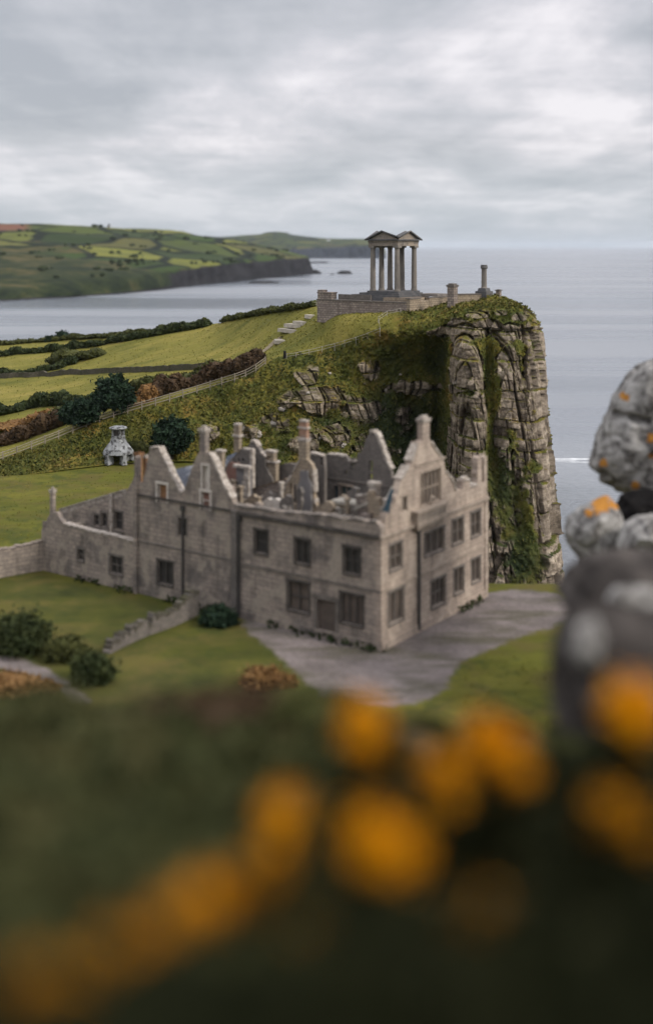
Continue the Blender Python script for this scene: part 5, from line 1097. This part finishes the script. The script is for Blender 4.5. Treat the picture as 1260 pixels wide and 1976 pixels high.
def dry_wall(name, label, pix, h, th, mat, seed, plateau=True):
    pts = np.array(pix, float); q = np.linspace(0, len(pts)-1, 90); c = pchip(np.arange(len(pts)), pts, q); p = np.array([onhill(x, y, plateau) for x, y in c])
    for _ in range(5): p[1:-1] = (p[:-2]+2*p[1:-1]+p[2:])/4
    rg = np.random.default_rng(seed); hh = h+rg.normal(size=90)*.1; d = np.gradient(p, axis=0); d[:, 2] = 0; d /= np.linalg.norm(d, axis=1, keepdims=True)+1e-9; n = np.stack([-d[:, 1], d[:, 0], 0*d[:, 0]], -1)
    V = np.stack([p-n*th/2-UP*.6, p-n*th*.42+UP*hh[:, None], p+n*th*.42+UP*hh[:, None], p+n*th/2-UP*.6], 0); L_ = np.concatenate([[0], np.cumsum(np.linalg.norm(np.diff(p, axis=0), axis=1))])
    mb = MB(); idx = np.arange(360).reshape(4, 90); f = np.stack([idx[:-1, :-1], idx[:-1, 1:], idx[1:, 1:], idx[1:, :-1]], -1).reshape(-1, 4)
    mb.add(V.reshape(-1, 3), [f, np.array([[idx[k, 0] for k in range(4)]]), np.array([[idx[k, -1] for k in (3, 2, 1, 0)]])], uv=np.stack([np.tile(L_, 4), V[..., 2].ravel()], -1))
    return tag(mb.build(name, mat, origin=p[45]), label, 'wall')
dry_wall('field_wall', 'long dark dry stone wall dividing the two bright fields', [(-30, 731), (60, 727), (150, 722), (250, 718), (340, 714), (443, 708)], 1.15, .7, M['fieldstone'], 1)
dry_wall('field_wall', 'short grey wall stub beside the brown bush where the path leaves the field', [(447, 712), (460, 704), (478, 698), (496, 690)], 1.5, .6, M['rubble'], 2)

def tree(name, label, px, py, wpx, hpx, mat, seed, n=3600, leaf=.3, plateau=False, trunk=.14, base=None, shape=1.0):
    b = onhill(px, py, plateau) if base is None else base; sc = b[1]/F; w, h = wpx*sc, hpx*sc; rg = np.random.default_rng(seed); root = thing(name, label, 'tree', b)
    mb = MB(); tube(mb, [b-UP*.4, b+UP*h*.3+np.array([.1, 0, 0]), b+UP*h*.6, b+UP*h*.8+np.array([-.15, .1, 0])], [.32, .26, .18, .08], 8)
    for k in range(6):
        a = k*1.05+rg.uniform(0, .6); z = h*rg.uniform(.22, .55); tube(mb, [b+UP*z, b+UP*(z+h*.16)+np.array([math.cos(a), math.sin(a), 0])*w*.22, b+UP*(z+h*.28)+np.array([math.cos(a), math.sin(a), 0])*w*.36], [.13, .09, .04], 6)
    mb.build('trunk', M['bark'], root); mb = MB(); c = b+UP*h*(.52)
    crown(mb, c, (w*.47, w*.42, h*.46), rg, n, leaf, 90, seed, .74, flat=.75, spread=.17)
    crown(mb, c+np.array([w*.12*rg.uniform(-1, 1), 0, h*.2]), (w*.28, w*.28, h*.32), rg, n//4, leaf, 30, seed+1, .7)
    crown(mb, c+np.array([w*.25*rg.choice([-1, 1]), -w*.1, -h*.12]), (w*.3, w*.28, h*.28), rg, n//4, leaf, 30, seed+2, .7)
    mb.build('crown', mat, root); return root
tree('evergreen_tree', 'largest dark evergreen behind the fence at the edge of the lower field', 222, 800, 80, 74, M['evergreen'], 1)
tree('evergreen_tree', 'lower dark evergreen just left of the largest one behind the fence', 155, 826, 74, 54, M['evergreen'], 2)
tree('evergreen_tree', 'dense dark evergreen on the lawn behind the two left gables', 334, 884, 74, 76, M['evergreen'], 3)
for x, y0, y1, lab in ((308, 640, 626, 'left of two thin dark marker posts on the skyline hedge'), (392, 632, 616, 'right of two thin dark marker posts at the end of the skyline hedge'), (549, 698, 684, 'stubby dark marker post beside the bend of the cliff railing')):
    p = onhill(x, y0, True); sc = p[1]/F; mb = MB(); tube(mb, [p-UP*.4, p+UP*(y0-y1)*sc*.9], [.3, .24], 8); tube(mb, [p+UP*(y0-y1)*sc*.88, p+UP*(y0-y1)*sc], [.32, .16], 8)
    tag(mb.build('marker_post', M['post'], origin=p), lab, 'post')
# the flared stone well house on the lawn's far edge
b = onhill(229, 888); fo = thing('well_house', 'flared whitish stone well house with a flat cap on the lawn edge', 'folly', b)
mb = MB(); lathe(mb, b, [(2.75, 1.25), (2.6, 1.75), (2.0, 2.5), (1.45, 3.2), (1.22, 3.9), (1.2, 4.25)], 10, .05); mb.build('body', M['lime'], fo)
for k in range(5):
    a = k*2*math.pi/5+.3; q = b+np.array([math.cos(a), math.sin(a), 0])*2.1; mb = MB(); box(mb, q, (math.cos(a), math.sin(a), 0), (-math.sin(a), math.cos(a), 0), -.75, .6, -.42, .42, -.4, 1.6, .1); mb.build('leg', M['lime'], fo)
mb = MB(); lathe(mb, b, [(.75, 4.26), (.75, 5.3)], 10); mb.build('lantern', M['iron'], fo)
for k in range(4):
    a = k*math.pi/2+.5; q = b+np.array([math.cos(a), math.sin(a), 0])*.95; mb = MB(); box(mb, q, (1, 0, 0), (0, 1, 0), -.16, .16, -.16, .16, 4.26, 5.3); mb.build('lantern_post', M['lime'], fo)
mb = MB(); lathe(mb, b, [(1.1, 5.303), (1.55, 5.45), (1.55, 5.62), (1.0, 5.8)], 10); mb.build('cap', M['lime'], fo)
p = onhill(262, 872); mb = MB(); rg = np.random.default_rng(3); crown(mb, p+UP*.9, (1.5, 1.2, 1.1), rg, 500, .2, 26, 4); tag(mb.build('bush', M['olive'], origin=p), 'pale green bush on the bank right of the well house', 'bush')
# coarse tufts over the banks and ledges of the cliff: nobody could count them
rg = np.random.default_rng(21); mb = MB(); sel = np.argwhere((HILLVV > .05) & (HILLVV < np.where(UU > 770, 4.8, 2.97)) & (rm < .25) & (HILLPX > -20) & (HILLPX < 1100)); pick = sel[rg.integers(0, len(sel), 15000)]
c = V_ = HILLV[pick[:, 0], pick[:, 1]]; tintv = np.clip(.45+.5*fbm(c[:, 0]*.12, c[:, 1]*.12, c[:, 2]*.15, 3, 66)+rg.normal(size=len(c))*.15-.35*lush[pick[:, 0], pick[:, 1]], 0, 1)  # lush also darkens leaves for gully and cliff-foot shade
leaves(mb, c+np.array([0, 0, .08])+rg.normal(size=c.shape)*.08, .24, tintv, rg, 1.5, up=.8)
M['tuft'] = foliage('coarse hill grass', (.034, .05, .015), (.11, .105, .026), (.2, .14, .045)); o = mb.build('hill_grass', M['tuft']); o['kind'] = 'stuff'

def tufts(name, pts, size, mat, seed, up=1.0):
    rg = np.random.default_rng(seed); mb = MB(); tn = np.clip(.45+.55*fbm(pts[:, 0]*.09, pts[:, 1]*.05, 0, 4, seed)+rg.normal(size=len(pts))*.15, 0, 1)
    leaves(mb, pts+UP*size*.4, size, tn, rg, 1.2, up=up); o = mb.build(name, mat); o['kind'] = 'stuff'
M['fieldtuft'] = foliage('field grass blades', (.12, .12, .028), (.18, .165, .04), (.26, .22, .06)); M['lawntuft'] = foliage('lawn grass blades', (.095, .1, .017), (.14, .138, .024), (.21, .175, .045))
sel = np.argwhere((field > .6) & (HILLVV > 3.05) & (HILLVV < 4.95) & (HILLPX > -30)); pk = sel[rg.integers(0, len(sel), 5000)]; tufts('field_grass', HILLV[pk[:, 0], pk[:, 1]], .16, M['fieldtuft'], 31)
n = 12000; Yt = rg.uniform(90, 205, n); Xt = (rg.uniform(-40, 1120, n)-CX)/F*Yt; tl = (Xt-MO[0])*MU[0]+(Yt-MO[1])*MU[1]; sl = (Xt-MO[0])*MV[0]+(Yt-MO[1])*MV[1]
pxt = Xt/Yt*F+CX; pyt = HY+(H-LAWN)/Yt*F; grav = ((pxt > 450) & (pyt > 1120) & ~((pxt > 890) & (pyt > 1262)) & ~((pxt < 600) & (pyt > 1200+(pxt-450)*.75)))
ok = ~((tl > -.6) & (tl < 46) & (sl > -.5) & (sl < 21)) & ~grav; Zt = gz(Xt, Yt); ok &= np.abs(Zt-LAWN) < .4
ok &= (sl > 0) | (Xt > 7); tufts('lawn_grass', np.stack([Xt, Yt, Zt], -1)[ok], .1, M['lawntuft'], 32)
# rank weeds along the foot of the walls
n = 420; tt_ = rg.uniform(-.3, 45, n); ww_ = np.abs(rg.normal(size=n))*.45+.15; pA = MO+MU*tt_[:, None]-MV*ww_[:, None]; s2_ = rg.uniform(0, 21, n//2); pB = MO+MV*s2_[:, None]-MU*(np.abs(rg.normal(size=n//2))*.4+.12)[:, None]
pw = np.concatenate([pA[(fbm(tt_*.25, 0, 0, 3, 5) > -.12)], pB[(fbm(s2_*.3, 9, 0, 3, 5) > .05)]]); pw[:, 2] = LAWN+rg.uniform(0, .5, len(pw)); tufts('weeds', pw, .24, M['hedge'], 33)
# ------------------------------------------------------------------ shrubs on the near lawn
def lawnbush(label, px, pyb, wpx, hpx, mat, seed, leaf=.16, n=1800, name='bush', cat='bush'):
    b = onlawn(px, pyb) if pyb < 1380 else P(px, pyb, 30.0); leaf = leaf if pyb < 1380 else leaf*.5; b[2] = float(gz(np.array([b[0]]), np.array([b[1]]))[0]); sc = b[1]/F; w, h = wpx*sc, hpx*sc; rg = np.random.default_rng(seed); mb = MB()
    crown(mb, b+UP*h*.36, (w*.45, w*.38, h*.5), rg, n, leaf, 40, seed, .72, spread=.3)
    for k in range(4):
        f = rg.uniform(-.5, .5); crown(mb, b+np.array([w*f, rg.uniform(-.4, .4), h*rg.uniform(.1, .55)*(1-abs(f))]), (w*rg.uniform(.12, .26), w*.2, h*rg.uniform(.2, .42)), rg, n//4, leaf, 16, seed+k+1, .6, spread=.35)
    return tag(mb.build(name, mat, origin=b), label, cat)
lawnbush('large dark bush on the lawn at the left edge before the low wing', 40, 1258, 120, 82, M['hedge'], 1)
lawnbush('smaller dark bush by the bend of the garden path', 178, 1318, 80, 60, M['hedge'], 2)
lawnbush('olive bush between the large dark bush and the low ruined wall', 130, 1272, 80, 46, M['olive'], 3)
lawnbush('dark shrub against the manor wall beside the low ruined wall', 418, 1206, 62, 40, M['evergreen'], 4)
lawnbush('rusty orange bracken clump at the end of the gravel', 512, 1322, 90, 34, M['bracken'], 5, name='bracken_clump', cat='bracken')
lawnbush('wide brown bracken bank on the brow of the near hillside', 420, 1412, 300, 58, M['brownscrub'], 6, n=3000, name='bracken_clump', cat='bracken')
lawnbush('reddish bracken patch beside the garden path at the left edge', 20, 1330, 130, 30, M['bracken'], 7, name='bracken_clump', cat='bracken')
lawnbush('dark green bush at the top of the near slope, left edge', 60, 1428, 280, 80, M['midscrub'], 8, n=3000)
lawnbush('grey green bush on the near slope below the brown bracken', 330, 1450, 260, 66, M['midscrub'], 9, n=3000)
lawnbush('straw brown bush on the near slope right of the gravel bend', 610, 1425, 190, 66, M['olive'], 10)

# ------------------------------------------------------------------ the tor of boulders at the right
def rock(label, pix, d, thick, seed, mat='boulder', lich=(), cracks=(), lean=0.0, cat='boulder', rough=.035):
    pts = np.array(pix, float); c2 = pts.mean(0); sc = d/F; n = 120; cc = P(c2[0], c2[1], d)
    ang = np.arctan2(-(pts[:, 1]-c2[1]), pts[:, 0]-c2[0]); o_ = np.argsort(ang); ang, rad = ang[o_], np.linalg.norm(pts-c2, axis=1)[o_]
    dx, dy = (pts[o_, 0]-c2[0]), -(pts[o_, 1]-c2[1]); th = np.linspace(-math.pi, math.pi, n, endpoint=False); R = np.zeros(n)
    for k, tt in enumerate(th):                        # ray against the outline
        for i in range(len(pts)):
            j = (i+1) % len(pts); ax_, ay_, bx2, by2 = dx[i], dy[i], dx[j]-dx[i], dy[j]-dy[i]; ct, st = math.cos(tt), math.sin(tt); den = ct*by2-st*bx2
            if abs(den) < 1e-9: continue
            s_ = (ax_*by2-ay_*bx2)/den; u_ = (ax_*st-ay_*ct)/den
            if s_ > 0 and -1e-6 <= -(-u_) <= 1+1e-6 or (s_ > 0 and -1e-6 <= (ay_*ct-ax_*st)/(st*bx2-ct*by2) <= 1+1e-6): R[k] = max(R[k], s_)
    R[R == 0] = np.median(R[R > 0]); m = 64; ps = np.concatenate([[-2, -1.9, -1.8, -1.7], np.linspace(-math.pi/2+.02, math.pi/2-.02, m-8), [1.7, 1.8, 1.9, 2]])
    T, Q = np.meshgrid(th, ps); k = np.where(np.abs(Q) > 1.6, np.cos(math.pi/2-.02)**.32*np.clip((2-np.abs(Q))/.42, 0, 1), np.abs(np.cos(Q))**.32); Q = np.clip(Q, -math.pi/2+.02, math.pi/2-.02); yy_ = np.sign(np.sin(Q))*np.abs(np.sin(Q))**.8
    rgk = np.random.default_rng(seed+50); cut = np.ones_like(T)
    for _ in range(9):
        mm = rgk.normal(size=3); mm[1] = -abs(mm[1])-.25; mm /= np.linalg.norm(mm); dt = np.cos(T)*k*mm[0]+yy_*mm[1]+np.sin(T)*k*mm[2]
        cut = np.minimum(cut, np.where(dt > .05, rgk.uniform(.48, .8)/np.maximum(dt, .05), 9))
    yy_ = yy_*np.minimum(cut, 1); k = k*(1-.4*(1-np.minimum(cut, 1)))
    Vx = R[None]*np.cos(T)*k*sc; Vz = R[None]*np.sin(T)*k*sc; Vy = yy_*thick
    nn = fbm(Vx*.8+seed, Vy*.8, Vz*.8, 5, seed); crk = 1-np.abs(fbm(Vx*.5+9, Vy*.5, Vz*.5+seed, 3, seed+4))
    f = 1+rough*1.6*nn-.08*sstep(.86, 1, crk); V = np.stack([cc[0]+Vx*f, cc[1]+Vy*(1+.2*nn)+Vz*lean, cc[2]+Vz*f], -1)
    L_ = np.zeros(V.shape[:2]); PXr, PYr = V[..., 0]/V[..., 1]*F+CX, HY-(V[..., 2]-H)/V[..., 1]*F
    for (x, y, r) in lich: L_ = np.maximum(L_, np.exp(-((PXr-x)**2+(PYr-y)**2)/r**2))
    for (xa, ya, xb, yb, wd, dp) in cracks:
        tq = np.clip(((PXr-xa)*(xb-xa)+(PYr-ya)*(yb-ya))/((xb-xa)**2+(yb-ya)**2), 0, 1); dd_ = np.hypot(PXr-xa-tq*(xb-xa), PYr-ya-tq*(yb-ya)+5*nn)
        g_ = np.exp(-(dd_/wd)**2)*(Q < .3); V[..., 1] += dp*g_; V[..., 2] -= 0*g_
    V = np.concatenate([V, V[:, :1]], 1); L_ = np.concatenate([L_, L_[:, :1]], 1); mb = MB(); grid(mb, V, lichen=L_)
    return tag(mb.build('boulder', M[mat], origin=cc, smooth=True), label, cat)
rock('topmost pale angular boulder of the tor with orange lichen spots against the sea', [(1146, 906), (1156, 868), (1178, 812), (1194, 770), (1220, 735), (1250, 709), (1300, 690), (1370, 720), (1400, 820), (1380, 930), (1320, 985), (1262, 976), (1206, 963), (1166, 936)], 102, 5.0, 1, lich=[(1206, 765, 13), (1165, 893, 11), (1225, 938, 13), (1258, 845, 14), (1256, 880, 8)], cracks=[(1190, 800, 1300, 822, 7, 1.3)], lean=.1)
rock('rounded brown boulder under the topmost one with an orange lichen crown', [(1093, 1036), (1100, 1012), (1128, 990), (1150, 975), (1188, 965), (1202, 985), (1212, 1030), (1196, 1062), (1160, 1088), (1122, 1084), (1103, 1062)], 93, 3.5, 2, 'boulder', lich=[(1160, 972, 26), (1185, 972, 16), (1135, 990, 10)])
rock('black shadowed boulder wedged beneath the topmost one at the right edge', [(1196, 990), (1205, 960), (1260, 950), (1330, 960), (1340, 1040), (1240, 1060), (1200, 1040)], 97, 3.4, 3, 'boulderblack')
rock('small brown boulder at the right edge under the dark gap', [(1196, 1062), (1212, 1022), (1240, 1004), (1300, 998), (1350, 1040), (1340, 1105), (1250, 1110), (1206, 1095)], 88, 3.1, 4, 'boulder')
rock('broad flat brown slab of the tor below the lichened boulders', [(1083, 1168), (1108, 1122), (1150, 1092), (1220, 1082), (1330, 1088), (1360, 1210), (1220, 1225), (1130, 1212)], 46, 3.0, 5, 'boulderdark')
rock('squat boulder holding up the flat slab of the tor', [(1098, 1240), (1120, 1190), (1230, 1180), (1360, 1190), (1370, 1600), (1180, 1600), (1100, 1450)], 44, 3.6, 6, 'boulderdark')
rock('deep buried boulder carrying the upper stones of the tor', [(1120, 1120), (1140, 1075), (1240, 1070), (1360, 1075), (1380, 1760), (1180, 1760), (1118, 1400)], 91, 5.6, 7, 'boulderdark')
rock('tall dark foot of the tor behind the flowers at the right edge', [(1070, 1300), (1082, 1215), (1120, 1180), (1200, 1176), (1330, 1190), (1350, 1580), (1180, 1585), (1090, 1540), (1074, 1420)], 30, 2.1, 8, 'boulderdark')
rock('pale grey stone resting on the dark foot of the tor', [(1096, 1250), (1108, 1210), (1150, 1196), (1168, 1230), (1160, 1285), (1120, 1300)], 27.6, .35, 9, 'boulder')
rock('pale flat stone at the right edge on top of the slab', [(1170, 1160), (1190, 1138), (1250, 1134), (1300, 1150), (1290, 1176), (1220, 1184)], 42.6, .7, 10, 'boulder')

# ------------------------------------------------------------------ scrub on the near hillside, gorse in flower by the camera
rg = np.random.default_rng(33); mb = MB(); dark = MB(); n = 1500
d = 5.0*np.exp(rg.uniform(0, 1, n)*math.log(38/5.0)); px = rg.uniform(-550, 1900, n)
X = (px-CX)/F*d; Z = gz(X, d)
for k in range(n):
    r = rg.uniform(.3, .62)*(.6 if px[k] > 420 else 1)*(.6 if d[k] < 13 else 1); c = np.array([X[k], d[k], Z[k]+r*.15]); near = px[k] > 620+8*(d[k]-10) and d[k] < 26 or d[k] < 9
    tgt = dark if near else mb; m = 70; D = rg.normal(size=(m, 3)); D /= np.linalg.norm(D, axis=1, keepdims=True); D[:, 2] = np.abs(D[:, 2])
    tn = rg.uniform(0, .7); blob(tgt, c, (r*.9, r*.9, r*.62), rg, .45, 1.3, k, 10, 7, tn)
    leaves(tgt, c+D*np.array([r, r, r*.8])*rg.uniform(.8, 1.15, m)[:, None], .09+.0016*d[k], np.clip(tn+rg.uniform(0, .4, m), 0, 1), rg)
o = mb.build('hillside_scrub', M['midscrub']); o['kind'] = 'stuff'; o = dark.build('hillside_gorse', M['gorse']); o['kind'] = 'stuff'
def spray(label, px, py, rpx, d, dens, seed):
    """a gorse spray: woody stem, dark spines and a head of orange blossom"""
    c = P(px, py, d); r = .88*rpx*d/F; rg = np.random.default_rng(seed); gzv = float(gz(np.array([c[0]]), np.array([d+.1]))[0]); b = np.array([c[0]+rg.uniform(-.12, .12), d+.1, min(gzv, c[2]-r*1.2)-.05])
    root = thing('gorse_spray', label, 'flower', b); mb = MB(); md = (b+c)/2+np.array([rg.uniform(-.06, .06), .04, 0]); tube(mb, [b, md, c], [.035, .026, .012], 6)
    for k in range(4):
        f = rg.uniform(.35, .8); q = b+(c-b)*f; tube(mb, [q, q+np.array([rg.uniform(-.16, .16), rg.uniform(-.1, .1), .14])], [.01, .005], 5)
    mb.build('stem', M['stem'], root); mb = MB(); m = 420
    f = rg.uniform(.15, .97, m)[:, None]; a = b+(c-b)*f+rg.normal(size=(m, 3))*np.array([r*.5, r*.45, r*.35]); leaves(mb, a, .09, rg.uniform(0, 1, m), rg, 2.2, .3)
    mb.build('spines', M['gorse'], root); mb = MB(); nf = 5
    off = rg.normal(size=(nf, 3))*np.array([.3, .5, .26])*r; off[0] = 0; sz = rg.uniform(.22, .42, nf)*r; sz[0] = .42*r
    for q in range(nf):
        m = int(190*dens**1.25*(1 if q else 1.8))+3; leaves(mb, c+off[q]+rg.normal(size=(m, 3))*sz[q], max(.03, r*.15), np.clip(rg.uniform(0, .5)+rg.uniform(0, .5, m), 0, 1), rg, 1.1)
    mb.build('blossom', M['petal'], root); return root
SP = [(705, 1408, 52, 16.0, 1.2, 'highest round orange blossom head left of the right hand pair'),
 (945, 1438, 57, 15.5, 1.2, 'large orange blossom head right of centre below the gravel road'),
 (1000, 1492, 36, 14.6, .6, 'small blossom head under the right flank of the large one'),
 (852, 1500, 48, 14.5, .9, 'orange blossom head between the highest and the large one'),
 (1222, 1372, 62, 16.8, 1.5, 'brightest blossom head at the right edge in front of the tor'),
 (1170, 1575, 54, 13.2, .55, 'dim orange head at the right below the brightest one'),
 (1250, 1610, 46, 12.6, .4, 'dim head touching the right edge below the tor'),
 (545, 1560, 45, 13.4, .75, 'dull orange head left of the round golden one'),
 (715, 1625, 62, 12.3, 1.3, 'round golden blossom head at the centre of the flowers'),
 (525, 1650, 44, 11.9, .5, 'brownish head in the diagonal band below the dull orange one'),
 (400, 1745, 55, 10.5, .75, 'orange head midway along the diagonal band'),
 (480, 1715, 42, 11.0, .45, 'dim head beside the middle of the diagonal band'),
 (595, 1800, 42, 9.8, .3, 'faint brown head below the golden one'),
 (305, 1815, 54, 9.7, .55, 'dim orange head in the lower part of the diagonal band'),
 (205, 1875, 59, 9.0, .5, 'dim brown head near the lower left corner'),
 (90, 1940, 65, 8.4, .5, 'lowest brown orange head in the bottom left corner'),
 (20, 1962, 62, 8.2, .5, 'dim head cut off by the bottom left corner of the picture'),
 (150, 1915, 56, 8.6, .5, 'dim head between the two lowest heads of the diagonal band'),
 (352, 1788, 50, 9.9, .6, 'dull head just below the middle of the diagonal band'),
 (918, 1758, 45, 10.3, .32, 'isolated faint brown head right of the bottom centre'),
 (800, 1945, 44, 8.3, .22, 'barely flowering head at the bottom edge right of centre')]
for k, s_ in enumerate(SP): spray(s_[5], *s_[:5], 900+k)
